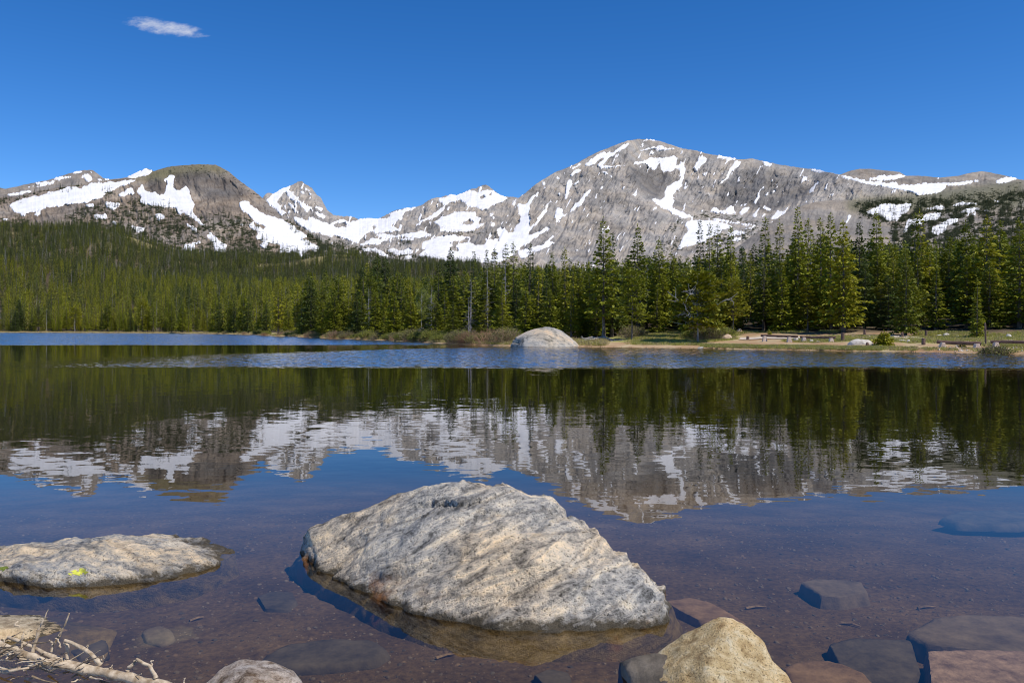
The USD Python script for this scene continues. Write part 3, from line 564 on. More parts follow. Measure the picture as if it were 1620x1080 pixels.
M6 = mountain('brown tundra shoulder with low dark trees and snow patches on the right', 'tundra_brown', "1150,402 1180,381 1218,354 1247,334 1273,324 1297,318.5 1325,316 1363,317 1383,315 1408,312.5 1450,311 1483,307 1508,300 1542,298 1583,290 1620,284.5 1660,280 1720,270", "1150,440 1720,440", 1700, 3000, power=0.8, relief=0.7, rough=0.8, lean=0.2, seed=8, rows=130, jag=0.4)
M2 = mountain('rounded brown rocky dome with long snowfields on the left', 'granite_brown', "-80,318 0,312 20,312 50,305 85,298 120,293 150,287.5 175,285 200,282 217,281 242,272 262,265 280,262 305,260.5 320,260 340,260.5 350,265 362,272 375,283 393,296 405,304 417,315 427,325 443,340 468,355 493,372 510,383 530,392 560,402", "-80,430 560,430", 1350, 2500, power=0.75, relief=0.9, rough=1.3, lean=-0.25, seed=2, step=0.8, rows=210, jag=0.8)

# ------------------------------------------------------------------ trees: shapes
def tufts(base, along, side, length, width, droop):
    "Needle clumps: flat kite-shaped sprays, four corners each."
    tip = base + along * length[:, None] + np.c_[np.zeros((len(base), 2)), -droop]
    mid = base + along * (length * 0.42)[:, None] + np.c_[np.zeros((len(base), 2)), -droop * 0.3]
    v = np.stack([base, mid + side * width[:, None], tip, mid - side * width[:, None]], 1).reshape(-1, 3)
    k = np.arange(len(base))[:, None] * 4
    return v, np.vstack([k + [0, 1, 2], k + [0, 2, 3]])
def conifer(h, r, seed, whorl=0.30, per=6, gap=0.27, n_t=3, size=0.34, bare=0.10, kind='spruce', sides=6, sparse=0.0, lean=0.0):
    "A trunk (tapered) and a crown of drooping boughs; returns (trunk, crown)."
    g = np.random.default_rng(seed)
    zs = np.arange(bare * h, h - 0.12, whorl); zs = np.sort(np.concatenate([zs, np.arange(0.70 * h, h - 0.3, whorl * 1.9)])); zs = zs + g.uniform(-0.4, 0.4, len(zs)) * whorl
    tr = 0.0125 * h + 0.02
    wob = np.c_[np.cumsum(g.normal(0, 0.02, 9)), np.cumsum(g.normal(0, 0.02, 9))] * (h / 10)
    tz = np.linspace(-0.3, h - 0.1, 9)
    tp = np.c_[wob[:, 0] + lean * tz, wob[:, 1], tz]
    trunk = tube(tp, tr * np.clip(1 - tz / h, 0.03, 1) ** 1.15 * np.where(tz < 0, 1.35, 1), sides)
    B, A, S, Ln, Wd, Dr, boughs = [], [], [], [], [], [], []
    for z in zs:
        f = z / h
        if kind == 'spruce': L0 = r * (1 - f) ** 0.95 * g.uniform(0.72, 1.15) * (0.72 + 0.28 * min(1, f / 0.18)) + 0.07
        elif kind == 'pine': L0 = r * (math.sin(math.pi * min(1, 0.25 + 0.75 * f) ** 1.3) ** 0.7) * 0.95 + 0.12
        else: L0 = r * (1 - f) ** 0.6
        m = max(3, int(round(per * (0.6 + 0.4 * (1 - f)) + g.uniform(-1, 1))))
        a0 = g.uniform(0, 6.28)
        side_bias = g.uniform(0, 6.28)
        for k in range(m):
            if g.random() < sparse: continue
            az = a0 + 6.2832 * k / m + g.normal(0, 0.22)
            Lb = L0 * g.uniform(0.62, 1.12) * (1 + 0.15 * math.cos(az - side_bias))
            up = (0.42 if kind == 'pine' else 0.30) * (f - 0.45) * 2 + g.normal(0, 0.10) - (0.0 if kind == 'pine' else 0.10)
            d = np.array([math.cos(az), math.sin(az), up]); d /= np.linalg.norm(d)
            lat = np.array([-math.sin(az), math.cos(az), 0.0])
            c = np.array([np.interp(z, tz, tp[:, 0]), np.interp(z, tz, tp[:, 1]), z])
            s0 = 0.12 if kind == 'spruce' else 0.32
            ns = max(1, int((1 - s0) * Lb / gap))
            ss = np.repeat((s0 + (1 - s0) * (np.arange(ns) + 0.5) / ns) * Lb, n_t)
            q = len(ss); ss = ss + g.uniform(-0.5, 0.5, q) * gap
            curl = 0.10 * (ss / max(Lb, 0.3)) ** 2 * Lb
            spread = g.normal(0, 1, q) * 0.26 * (Lb ** 0.5) * np.clip(1.15 - ss / Lb, 0.2, 1)
            b = c + d * ss[:, None] + lat * spread[:, None] + np.c_[np.zeros((q, 2)), curl * (1 if kind == 'pine' else 0.6) + g.normal(0, 0.05, q)]
            yaw = np.sign(spread) * g.uniform(0.2, 1.0, q)
            al = d * np.cos(yaw)[:, None] + lat * np.sin(yaw)[:, None] + np.c_[np.zeros((q, 2)), g.normal(0.05 if kind == 'spruce' else 0.35, 0.28, q)]
            al /= np.linalg.norm(al, axis=1, keepdims=True)
            roll = g.normal(0, 0.7, q)
            sd = np.cross(al, [0, 0, 1.0]); sd /= np.linalg.norm(sd, axis=1, keepdims=True) + 1e-9
            sd = sd * np.cos(roll)[:, None] + np.cross(sd, al) * np.sin(roll)[:, None]
            sc = size * g.uniform(0.65, 1.35, q) * (0.55 + 0.45 * min(1, Lb * 1.3))
            B.append(b); A.append(al); S.append(sd); Ln.append(sc); Wd.append(sc * g.uniform(0.22, 0.40, q)); Dr.append(sc * g.uniform(-0.05, 0.30, q))
            if sides > 4 and Lb > 0.5: boughs.append(tube([c, c + d * Lb * 0.8], [0.025, 0.008], 3))
    # leading shoot
    q = 8; zz = h - np.linspace(0, 0.7, q)
    B.append(np.c_[np.full(q, tp[-1, 0]), np.full(q, tp[-1, 1]), zz]); an = g.uniform(0, 6.28, q); al = np.c_[np.cos(an) * 0.6, np.sin(an) * 0.6, np.full(q, 0.8)]
    A.append(al); S.append(np.c_[-np.sin(an), np.cos(an), 0 * an]); Ln.append(np.full(q, size * 0.7)); Wd.append(np.full(q, size * 0.2)); Dr.append(np.zeros(q))
    crown = tufts(*map(np.concatenate, (B, A, S, Ln, Wd, Dr)))
    if boughs: trunk = join([trunk] + boughs)
    return trunk, crown
def snag(h, seed, dense_=1.0, fine=True):
    "A dead standing tree: grey trunk and bare drooping branches."
    g = np.random.default_rng(seed)
    parts, z = [], 0.15 * h
    tz = np.linspace(-0.3, h, 8); wob = np.cumsum(g.normal(0, 0.03, (8, 2)), 0)
    trunk = tube(np.c_[wob, tz], (0.014 * h + 0.02) * np.clip(1 - tz / h, 0.06, 1), 6 if fine else 4)
    while z < h * 0.97:
        L0 = (0.13 * h * (1 - z / h) + 0.25) * g.uniform(0.4, 1.1); az = g.uniform(0, 6.28); up = g.normal(-0.15, 0.25)
        c = np.array([np.interp(z, tz, wob[:, 0]), np.interp(z, tz, wob[:, 1]), z]); d = np.array([math.cos(az), math.sin(az), up])
        parts.append(tube([c, c + d * L0 * 0.6, c + d * L0 + [0, 0, 0.15 * L0]], [0.028, 0.02, 0.008], 3))
        for _ in range(2 if fine else 0):
            o = c + d * L0 * g.uniform(0.3, 0.9); dd = d * 0.5 + g.normal(0, 0.5, 3); parts.append(tube([o, o + dd * L0 * 0.4], [0.014, 0.006], 3))
        z += (0.17 if fine else 0.5) / dense_ * g.uniform(0.5, 1.5)
    return trunk, join(parts)
def broadleaf(h, r, seed):
    "A thin pale-stemmed tree with a light, open crown."
    g = np.random.default_rng(seed)
    tz = np.linspace(-0.2, h * 0.95, 8); wob = np.cumsum(g.normal(0, 0.06, (8, 2)), 0)
    tp = np.c_[wob, tz]; parts = [tube(tp, 0.07 * np.clip(1 - tz / h, 0.1, 1), 6)]
    B = []
    for k in range(46):
        z = h * g.uniform(0.35, 0.97); c = np.array([np.interp(z, tz, wob[:, 0]), np.interp(z, tz, wob[:, 1]), z]); az = g.uniform(0, 6.28)
        d = np.array([math.cos(az), math.sin(az), g.uniform(0.5, 1.2)]); L0 = r * (0.4 + 0.7 * math.sin(math.pi * (z / h - 0.25))) * g.uniform(0.5, 1)
        parts.append(tube([c, c + d * L0], [0.022, 0.007], 3)); n = 34
        B.append(c + d * (L0 * g.uniform(0.35, 1.1, n))[:, None] + g.normal(0, 0.16, (n, 3)))
    b = np.vstack(B); q = len(b); al = g.normal(0, 1, (q, 3)); al /= np.linalg.norm(al, axis=1, keepdims=True); sd = np.cross(al, g.normal(0, 1, (q, 3))); sd /= np.linalg.norm(sd, axis=1, keepdims=True)
    return join(parts), tufts(b, al, sd, np.full(q, 0.19), np.full(q, 0.08), np.zeros(q))
def shrub(w, h, seed, leafy=0.4, n=170):
    "A willow clump: many fine upright stems and some leaves."
    g = np.random.default_rng(seed); stems, B = [], []
    for k in range(n):
        az, rr = g.uniform(0, 6.28), w * math.sqrt(g.random()) * 0.5
        b = np.array([math.cos(az) * rr, math.sin(az) * rr, -0.05]); hh = h * g.uniform(0.55, 1.05) * math.sqrt(max(0.08, 1 - (rr / (0.56 * w)) ** 2))
        o = np.array([math.cos(az), math.sin(az), 0]) * rr * 0.35 + g.normal(0, 0.10, 3) * [1, 1, 0]
        t1, t2 = b + o * 0.4 + [0, 0, hh * 0.55], b + o + [0, 0, hh]
        stems.append(tube([b, t1, t2], [0.014, 0.011, 0.006], 3))
        for _ in range(3):
            s = lerp(b, t2, g.uniform(0.4, 0.95)); stems.append(tube([s, s + g.normal(0, 0.13, 3) + [0, 0, 0.16]], [0.009, 0.005], 3))
        m = int(16 * leafy); B.append(lerp(t1, t2, g.uniform(0, 1.1, (m, 1))) + g.normal(0, 0.10, (m, 3)))
    b = np.vstack(B); q = len(b); al = g.normal(0, 1, (q, 3)); al /= np.linalg.norm(al, axis=1, keepdims=True); sd = np.cross(al, g.normal(0, 1, (q, 3))); sd /= np.linalg.norm(sd, axis=1, keepdims=True)
    return join(stems), tufts(b, al, sd, np.full(q, 0.12), np.full(q, 0.04), np.zeros(q))

# ------------------------------------------------------------------ trees: the ones one can tell apart, each a thing of its own
shapes = {}
def tree_shape(key, trunk, crown, bark, leaf, names_=('trunk', 'crown')):
    path = f'/World/{key}'
    stage.CreateClassPrim(path)
    usdkit.mesh(stage, path + '/' + names_[0], trunk, L + '/' + bark); usdkit.mesh(stage, path + '/' + names_[1], crown, L + '/' + leaf)
    shapes[key] = path
S_H = 10.0                                                  # shapes are built 10 m tall and scaled
for k in range(5):
    tree_shape(f'spruce_shape_{k:03d}', *conifer(S_H, 1.85 + 0.14 * k, 100 + k, bare=0.05 + 0.02 * k, whorl=0.24, per=7, gap=0.20, n_t=4, size=0.29), 'bark', ['needles_green', 'needles_dark', 'needles_green', 'needles_yellow', 'needles_green'][k])
tree_shape('spruce_shape_005', *conifer(S_H, 2.05, 177, bare=0.20, whorl=0.24, per=7, gap=0.20, n_t=4, size=0.29), 'bark', 'needles_green')
for k in range(4):
    tree_shape(f'slim_spruce_shape_{k:03d}', *conifer(S_H, 1.25 + 0.1 * k, 200 + k, bare=0.06 + 0.04 * k, sparse=0.06, whorl=0.24, per=7, gap=0.20, n_t=4, size=0.27), 'bark', ['needles_green', 'needles_dark', 'needles_yellow', 'needles_green'][k])
for k in range(3):
    tree_shape(f'pine_shape_{k:03d}', *conifer(S_H, 2.0 + 0.2 * k, 300 + k, bare=0.22 + 0.06 * k, kind='pine', whorl=0.30, per=7, gap=0.22, n_t=5, size=0.32, sparse=0.05), 'bark', ['needles_yellow', 'needles_green', 'needles_yellow'][k])
for k in range(3): tree_shape(f'snag_shape_{k:03d}', *snag(S_H, 400 + k), 'bark_grey', 'bark_grey', ('trunk', 'branches'))
tree_shape('aspen_shape', *broadleaf(S_H * 0.8, 1.5, 500), 'bark_pale', 'aspen_leaves')
def ground_at(px, d):
    x = (px - CX) / F * d
    return np.array([x, d, float(zat(x, d)[0])])
rng = np.random.default_rng(7)
placed = []
def tree(kind, px, top, d, variant=None, wide=1.0, label=None, group=None):
    "A tree whose foot stands at pixel column px, d metres away, and whose tip reaches pixel row top."
    g0 = ground_at(px, d); h = EYE + (HY - top) / F * d - g0[2]
    keys = sorted(k for k in shapes if k.startswith(kind + '_shape')); key = keys[(variant if variant is not None else int(rng.integers(100))) % len(keys)]
    s = h / (S_H if 'aspen' not in key else S_H * 0.8)
    w = s * wide * (1.12 if px > 620 and 'spruce' in key else 1.0) * (1.0 if h > 6 else 1.15)
    placed.append((g0[0], g0[1]))
    nm = {'spruce': 'spruce_tree', 'slim_spruce': 'spruce_tree', 'pine': 'pine_tree', 'snag': 'dead_tree', 'aspen': 'aspen_tree'}[kind]
    thing(nm, g0, rng.uniform(0, 6.28), (w, w, s), shapes[key], label=label, cat='dead tree' if kind == 'snag' else 'tree', group=group)
# skyline trees with a place of their own: kind, column, tip row, distance, variant, width, label
ONES = [
    ('spruce', 955, 345, 76, 5, 0.95, 'tallest open-crowned spruce with bare lower trunk, just right of the domed grey boulder'),
    ('slim_spruce', 968, 369, 80, 1, 1.0, 'slim dark spire crowding the right side of the tall spruce by the domed boulder'),
    ('spruce', 1008, 356, 84, 5, 0.95, 'spruce with a thin stick-like leader above a broad bright crown against grey scree'),
    ('spruce', 1043, 376, 86, 5, 1.0, 'round-shouldered spruce in front of the grey scree between the thin-tipped spruce and the snow basin'),
    ('slim_spruce', 1108, 349, 92, 1, 0.8, 'thin sparse spire standing against the white snow basin, leftmost of the three there'),
    ('slim_spruce', 1122, 353, 92, 0, 0.9, 'middle one of three slim spires against the white snow basin'),
    ('slim_spruce', 1135, 356, 90, 3, 1.0, 'fuller right-hand one of three slim spires against the white snow basin'),
    ('spruce', 1155, 359, 88, 0, 0.8, 'narrow bright spruce between the snow basin spires and the brown scree slope'),
    ('slim_spruce', 1210, 344, 84, 0, 1.15, 'sparse open-topped spruce against the foot of the cirque, left of the reddish-tipped one'),
    ('slim_spruce', 1233, 349, 82, 2, 1.0, 'narrow spruce with a reddish-brown tip above the left log bench'),
    ('spruce', 1263, 329, 80, 0, 0.85, 'highest pointed spruce on the right skyline, above the second log bench'),
    ('slim_spruce', 1278, 347, 82, 3, 1.1, 'companion spire close to the right of the highest skyline spruce'),
    ('slim_spruce', 1298, 344, 80, 0, 1.1, 'slender spruce between the highest skyline spruce and the full one above the shrub'),
    ('spruce', 1316, 338, 76, 0, 0.95, 'full bright green spruce reaching the ground left of the young bush'),
    ('spruce', 1335, 348, 72, 3, 0.95, 'dense yellow-green spruce standing over the post left of the young bush'),
    ('spruce', 1360, 350, 80, 1, 0.8, 'dark narrow spruce directly behind the young bush on the bank'),
    ('spruce', 1387, 334, 84, 2, 0.9, 'pointed spruce rising in front of the snow patch with dwarf trees'),
    ('slim_spruce', 1447, 337, 88, 0, 1.0, 'left one of twin spires in front of the far right snow patches'),
    ('slim_spruce', 1454, 331, 88, 2, 1.0, 'right one of twin spires in front of the far right snow patches'),
    ('spruce', 1432, 392, 66, 0, 1.0, 'broad bright spruce with foliage to the ground behind the gravel path'),
    ('spruce', 1528, 349, 80, 4, 1.0, 'spruce with a rounded top behind the third log bench'),
    ('spruce', 1560, 342, 72, 3, 1.05, 'large bright bough-layered spruce behind the tall brown signpost'),
    ('spruce', 1583, 349, 74, 0, 1.0, 'dense spruce immediately right of the bough-layered one by the signpost'),
    ('spruce', 1612, 346, 68, 2, 1.1, 'dark full spruce cut by the right edge of the photo'),
    ('pine', 1085, 425, 74, 1, 1.1, 'yellow-green bushy pine crowding the left side of the old spreading pine'),
    ('pine', 1160, 440, 76, 2, 1.0, 'yellow-green bushy pine on the right of the old spreading pine'),
    ('pine', 1000, 425, 73, 1, 1.0, 'broad bushy pine leaning over the sandy cut right of the exposed roots'),
    ('spruce', 713, 393, 112, 1, 1.05, 'large dark pointed spruce in front of the white snow bowl, left of the dead trees'),
    ('slim_spruce', 693, 416, 118, 1, 1.2, 'smaller dark spire left of the large one below the snow bowl'),
    ('spruce', 597, 402, 150, 1, 1.15, 'large dark blue-green spruce with twin tips among yellow-green trees left of centre'),
    ('spruce', 610, 406, 152, 1, 1.1, 'right twin of the large dark blue-green spruce left of centre'),
    ('spruce', 580, 414, 155, 3, 0.9, 'reddish green spruce at the left of the dark twin spruce'),
    ('slim_spruce', 800, 386, 92, 3, 1.05, 'tall spruce in front of the wide snow gully, left of the close pair'),
    ('slim_spruce', 811, 383, 94, 0, 1.05, 'taller right half of the close pair below the snow gully'),
    ('slim_spruce', 838, 386, 92, 1, 1.0, 'dark spire directly behind the left end of the domed boulder'),
    ('spruce', 873, 399, 88, 0, 0.95, 'full green spruce behind the middle of the domed boulder'),
    ('slim_spruce', 894, 391, 84, 2, 1.0, 'spruce with a leaning pale bare stem behind the right end of the domed boulder'),
    ('slim_spruce', 750, 398, 104, 1, 0.95, 'thin dark spire left of the grey dead trees'),
    ('slim_spruce', 769, 396, 100, 1, 0.8, 'thin spire between the grey dead trees below the snow bowl'),
    ('slim_spruce', 782, 393, 98, 3, 0.9, 'green spire right of the grey dead trees'),
    ('snag', 770, 420, 90, 0, 1.1, 'grey dead tree with bare twigs left of the domed boulder'),
    ('snag', 745, 438, 94, 1, 1.1, 'shorter grey dead tree above the willow thickets'),
    ('snag', 797, 410, 88, 2, 1.0, 'tall pale dead stem in the stand left of the domed boulder'),
    ('snag', 742, 470, 90, 2, 1.3, 'low bare grey tree just above the willow thickets'),
    ('aspen', 668, 462, 108, 0, 0.9, 'slim pale-stemmed aspen with light leaves behind the pale flat rock'),
    ('aspen', 682, 470, 106, 0, 0.8, 'second pale-stemmed aspen, right of the one behind the pale flat rock'),
    ('slim_spruce', 1545, 440, 62, 0, 1.0, 'small bare-stemmed spruce with layered boughs left of the tall signpost'),
]
for kind, px, top, d, va, wd, lab in ONES: tree(kind, px, top, d, va, wd, lab)
g0 = ground_at(1104, 68); hp = EYE + (HY - 430) / F * 68 - g0[2]
tk, cr = conifer(hp, 2.3, 390, kind='pine', whorl=0.22, per=9, gap=0.19, n_t=6, size=0.34, bare=0.22, sparse=0.08)
t_ = thing('pine_tree', g0, 0, label='old spreading pine with grey twisted bare limbs on the grassy bank', cat='tree'); placed.append((g0[0], g0[1]))
obj('trunk', tk, 'bark_grey', t_); obj('crown', cr, 'needles_yellow', t_)
gl = np.random.default_rng(12)
for k in range(10):
    az = gl.uniform(-2.8, -0.3) if k < 8 else gl.uniform(0, 6.28); z0 = gl.uniform(0.18, 0.72) * hp; ln = gl.uniform(1.3, 3.0); d = np.array([math.cos(az), math.sin(az), gl.uniform(0.1, 0.9)])
    c = np.array([0, 0, z0]) + d * np.linspace(0, ln, 8)[:, None] + np.cumsum(gl.normal(0, 0.09, (8, 3)), 0)
    tw = [tube(c, np.linspace(0.055, 0.018, 8), 5)]
    for _ in range(7): o = c[gl.integers(2, 8)]; e = o + gl.normal(0, 0.42, 3) + d * 0.25; tw.append(tube([o, (o + e) / 2 + gl.normal(0, 0.06, 3), e], [0.026, 0.018, 0.009], 4))
    obj('bare_limb', join(tw), 'bark_grey', t_)
stand_label = {'spruce': 'green spruce packed among others in the dense stand behind the right bank', 'slim_spruce': 'narrow spire-shaped spruce packed among others in the stand behind the right bank', 'pine': 'bushy yellow-green pine among the spruces of the stand behind the right bank', 'snag': 'grey bare dead tree standing among the green stand behind the right bank'}
left_label = {'spruce': 'green spruce in the front row along the far left shore', 'slim_spruce': 'narrow spruce in the front row along the far left shore', 'pine': 'yellow-green pine in the front row along the far left shore', 'snag': 'grey dead tree in the front row along the far left shore'}
sky_u = pts("480,424 540,420 560,418 600,420 650,428 700,424 760,418 800,408 850,410 900,408 950,408 1000,402 1050,398 1100,394 1150,386 1200,378 1260,368 1300,364 1350,368 1400,372 1450,370 1520,368 1580,362 1700,360")
near_n = 0
tries = 0
while near_n < 178 and tries < 9000:
    tries += 1
    px = rng.uniform(470, 1690)
    x1 = np.interp(px, shore_px[:, 0], shore_px[:, 1]); ds = EYE * F / (x1 - HY)
    setback = (7.0 if px < 960 else 15.0 if px < 1180 else 19.0)
    d = ds + setback + abs(rng.normal(0, 16))
    if 925 < px < 1050 and d < ds + 9: continue
    if 1170 < px < 1200 and d < ds + 26: continue
    x = (px - CX) / F * d
    if any((x - a) ** 2 + (d - b) ** 2 < 2.6 for a, b in placed): continue
    kind = rng.choice(['spruce', 'slim_spruce', 'pine', 'snag'], p=[0.46, 0.36, 0.11, 0.07] if px > 620 else [0.61, 0.35, 0.03, 0.01])
    lim = np.interp(px, sky_u[:, 0], sky_u[:, 1])
    top = lim + abs(rng.normal(0, 16)) + 2 + (35 if kind == 'pine' else 0) + max(0, 12 - (d - ds - setback)) * 3.2
    tree(kind, px, top, d, None, rng.uniform(1.1, 1.5), stand_label[kind] if px > 620 else 'green conifer in the stand on the point left of centre', 'conifers of the stand behind the right bank: ' + kind.replace('_', ' ') if px > 620 else 'conifers on the point left of centre')
    near_n += 1
left_n = 0
while left_n < 78:
    px = rng.uniform(-20, 470); x1 = np.interp(px, shore_px[:, 0], shore_px[:, 1]); ds = EYE * F / (x1 - HY)
    d = ds + 5 + abs(rng.normal(0, 9)) + (8 if px > 300 else 0); x = (px - CX) / F * d
    if any((x - a) ** 2 + (d - b) ** 2 < 6 for a, b in placed): continue
    kind = rng.choice(['spruce', 'slim_spruce', 'pine', 'snag'], p=[0.60, 0.37, 0.02, 0.01])
    h = rng.uniform(7, 14) * (0.5 if rng.random() < 0.3 else 1)
    z0 = float(zat(x, d)[0]); top = HY - (z0 + h - EYE) / d * F
    tree(kind, px, top, d, None, rng.uniform(1.0, 1.3), left_label[kind], 'front row on the far left shore: ' + kind.replace('_', ' '))
    left_n += 1

# ------------------------------------------------------------------ the forest behind them: one mass
def small_conifer(seed, h=10.0, r=1.5, dead=False):
    t, c = conifer(h, r, seed, whorl=0.40, per=6, gap=0.36, n_t=3, size=0.42, bare=0.08, sides=4)
    return t, c
near_protos = [[('trunk', conifer(S_H, 1.75 + 0.12 * k, 600 + k, whorl=0.32, per=6, gap=0.28, n_t=3, size=0.40, sides=4)[0], 'bark'), ('crown', conifer(S_H, 1.75 + 0.12 * k, 600 + k, whorl=0.32, per=6, gap=0.28, n_t=3, size=0.40, sides=4)[1], m)] for k, m in enumerate(['needles_green', 'needles_dark', 'needles_yellow', 'needles_green'])]
far_protos = []
for k, m in enumerate(['needles_far', 'needles_green', 'needles_dark', 'needles_yellow', 'needles_far']):
    t_, c_ = small_conifer(700 + k, r=1.1 + 0.12 * k); far_protos.append([('trunk', t_, 'bark'), ('crown', c_, m)])
t_, c_ = snag(S_H, 750, fine=False); far_protos.append([('trunk', t_, 'bark_grey'), ('branches', c_, 'bark_grey')])
g = np.random.default_rng(31)
N = 47000
d_ = np.sqrt(g.uniform(60 ** 2, 1180 ** 2, N)); px_ = g.uniform(-60, 1700, N)
x_ = (px_ - CX) / F * d_
s_ = shore_distance(x_, d_)
ds_ = EYE * F / (np.interp(px_, shore_px[:, 0], shore_px[:, 1]) - HY)
setb = np.where(px_ < 480, 9, np.where(px_ < 960, 12, np.where(px_ < 1180, 22, 27)))
keep = (s_ > setb * 0.75) & (d_ > ds_ + setb)
keep &= ~((px_ > 760) & (d_ > 330) & (px_ < 1380) & (g.random(N) < 0.7))
keep &= ~((px_ > 1160) & (px_ < 1210) & (d_ < ds_ + 32))
thin = fbm(np.stack([x_ / 60, d_ / 60, 0 * x_], -1), 4, 77)
keep &= ~((thin > 0.575) & (d_ > 850))
keep &= g.random(N) < np.where(d_ < 260, 1.0, 0.85)
x_, d_, px_ = x_[keep], d_[keep], px_[keep]
z_ = ground_z(x_, d_)
h_ = g.uniform(0.55, 1.18, len(x_)) * np.where(d_ < 330, 11.5, np.interp(d_, [330, 900, 1180], [13, 12.5, 9.5])) * (1 + 0.25 * (fbm(np.stack([x_ / 35, d_ / 35, 0 * x_], -1), 3, 13) - 0.5))
lim = np.interp(px_, sky_u[:, 0], sky_u[:, 1]) + 4
hmax = EYE + (HY - lim) / F * d_ - z_
h_ = np.where((px_ > 520) & (d_ < 420), np.minimum(h_, hmax * g.uniform(0.85, 1.0, len(x_))), h_)
ok = h_ > 3; x_, d_, px_, z_, h_ = (q[ok] for q in (x_, d_, px_, z_, h_))
is_near = d_ < 190
tone = fbm(np.stack([x_ / 90, d_ / 90, 0 * x_], -1), 3, 19)
pn = g.integers(0, 4, len(x_))
pf = np.where(g.random(len(x_)) < np.where(d_ > 600, 0.11, 0.06), 5, np.where(d_ > 620, g.choice([0, 4, 2, 0, 1], len(x_)), np.where(tone > 0.5, g.choice([1, 3, 3, 0], len(x_)), g.choice([1, 2, 4, 3], len(x_)))))
w_ = g.uniform(0.8, 1.2, len(x_))
for msk, protos, pid, nm, lb in ((is_near, near_protos, pn, 'forest', 'dim depth of the conifer forest close behind the front trees'), (~is_near, far_protos, pf, 'forest', 'dense conifer forest covering the slopes beyond the lake')):
    sc = h_[msk] / S_H
    instancer(path_for(nm, '/World'), protos, np.c_[x_[msk], d_[msk], z_[msk] - 0.1], np.c_[sc * w_[msk], sc * w_[msk], sc], g.uniform(0, 6.28, msk.sum()), pid[msk], lb, 'forest')

# ------------------------------------------------------------------ dwarf trees on the mountain slopes
def bush_mesh(seed):
    g = np.random.default_rng(seed); n = 90
    b = g.normal(0, 1, (n, 3)) * [0.7, 0.7, 0.28] + [0, 0, 0.4]; al = g.normal(0, 1, (n, 3)) + [0, 0, 0.5]; al /= np.linalg.norm(al, axis=1, keepdims=True); sd = np.cross(al, g.normal(0, 1, (n, 3))); sd /= np.linalg.norm(sd, axis=1, keepdims=True)
    return tufts(b, al, sd, np.full(n, 0.42), np.full(n, 0.2), np.zeros(n))
dw = [[('crown', bush_mesh(1), 'needles_krummholz')], [('crown', bush_mesh(2), 'needles_krummholz')], [('crown', small_conifer(801, 10, 1.8)[1], 'needles_krummholz')]]
def scatter(slope, text, n, seed, blur, size, spire, thresh=0.5, ns=9.0, base=0.0, label='', snow_ok=0.5):
    us, V, pt, cover = slope; du = us[1] - us[0]
    m = region(text, blur); g = np.random.default_rng(seed)
    i, j = g.integers(0, V.shape[0] - 3, n * 12), g.integers(0, V.shape[1], n * 12)
    u, v = us[j], V[i, j]
    p = look_up(m, u, v) * (base + (1 - base) * sstep(thresh - 0.06, thresh + 0.06, fbm(np.c_[u / ns, v / (ns * 0.45), 0 * u], 4, seed)))
    p = p * np.where(cover[i, j] > 0, snow_ok, 1.0)
    k = np.nonzero(g.random(len(u)) < p)[0][:n]
    i, j = i[k], np.minimum(j[k], len(us) - 2); q = len(k); fr = g.random((q, 1)); fs = g.random((q, 1)); pos = lerp(lerp(pt[i, j], pt[i, j + 1], fr), lerp(pt[i + 1, j], pt[i + 1, j + 1], fr), fs); s = g.uniform(0.6, 1.4, q) * size; sp = g.random(q) < spire
    sc = np.where(sp[:, None], np.c_[s, s, s] * 0.55, np.c_[s * 1.1, s * 1.1, s * 0.95])
    instancer(path_for('dwarf_conifers', '/World'), dw, pos, sc, g.uniform(0, 6.28, q), np.where(sp, 2, g.integers(0, 2, q)), label, 'shrubs')
scatter(M2, "150,325 200,318 260,330 310,345 360,338 400,350 420,372 440,390 480,400 520,398 520,430 150,430 60,430 60,385 120,350\n-60,300 60,300 140,290 175,285 120,300 60,312 20,318 -60,345\n100,345 150,325 220,318 270,325 270,332 200,326 140,338 110,350\n-60,345 30,345 60,365 60,430 -60,430\n440,345 480,362 530,392 540,410 520,410 480,385\n160,305 185,298 175,312 160,318", 9000, 41, 2.5, 2.3, 0.5, 0.52, 6, 0.05, 'dark dwarf trees dotting the lower slopes of the rounded dome', 0.25)
scatter(M2, "260,262 300,258 345,258 420,315 500,375 480,365 420,325 370,290 330,275 270,280", 500, 43, 3, 1.5, 0.0, 0.5, 6, 0.15, 'scattered dark dwarf trees near the crest of the dome', 0.1)
scatter(M6, "1355,326 1400,316 1480,318 1560,312 1640,300 1640,420 1560,420 1520,372 1470,362 1430,352 1400,352 1365,340\n1415,350 1440,352 1520,365 1560,420 1400,420", 9000, 45, 3, 2.8, 0.4, 0.525, 8, 0.05, 'dark dwarf trees in bands over the snow-patched right shoulder', 0.12)
scatter(M6, "1480,310 1560,300 1640,290 1640,320 1500,330 1440,322", 1500, 46, 3, 2.0, 0.0, 0.54, 14, 0.02, 'thin streaks of dark dwarf trees high on the right shoulder', 0.2)
scatter(M4, "1095,345 1115,337 1160,342 1200,352 1205,358 1150,350 1110,347\n1055,365 1075,348 1080,352 1060,368\n1140,372 1205,360 1200,372 1160,385 1130,390\n1050,385 1075,375 1080,395 1050,400", 2600, 47, 2, 3.2, 0.15, 0.47, 8, 0.3, 'dark dwarf trees round the snow basin below the cirque', 0.3)
scatter(M3, "515,378 560,392 600,396 640,402 700,408 770,408 770,425 515,425\n625,384 650,381 650,386 628,388\n700,367 770,366 790,370 700,371", 2400, 49, 2, 3.6, 0.5, 0.47, 9, 0.2, 'dark dwarf trees at the foot of the snow-filled cirque', 0.15)

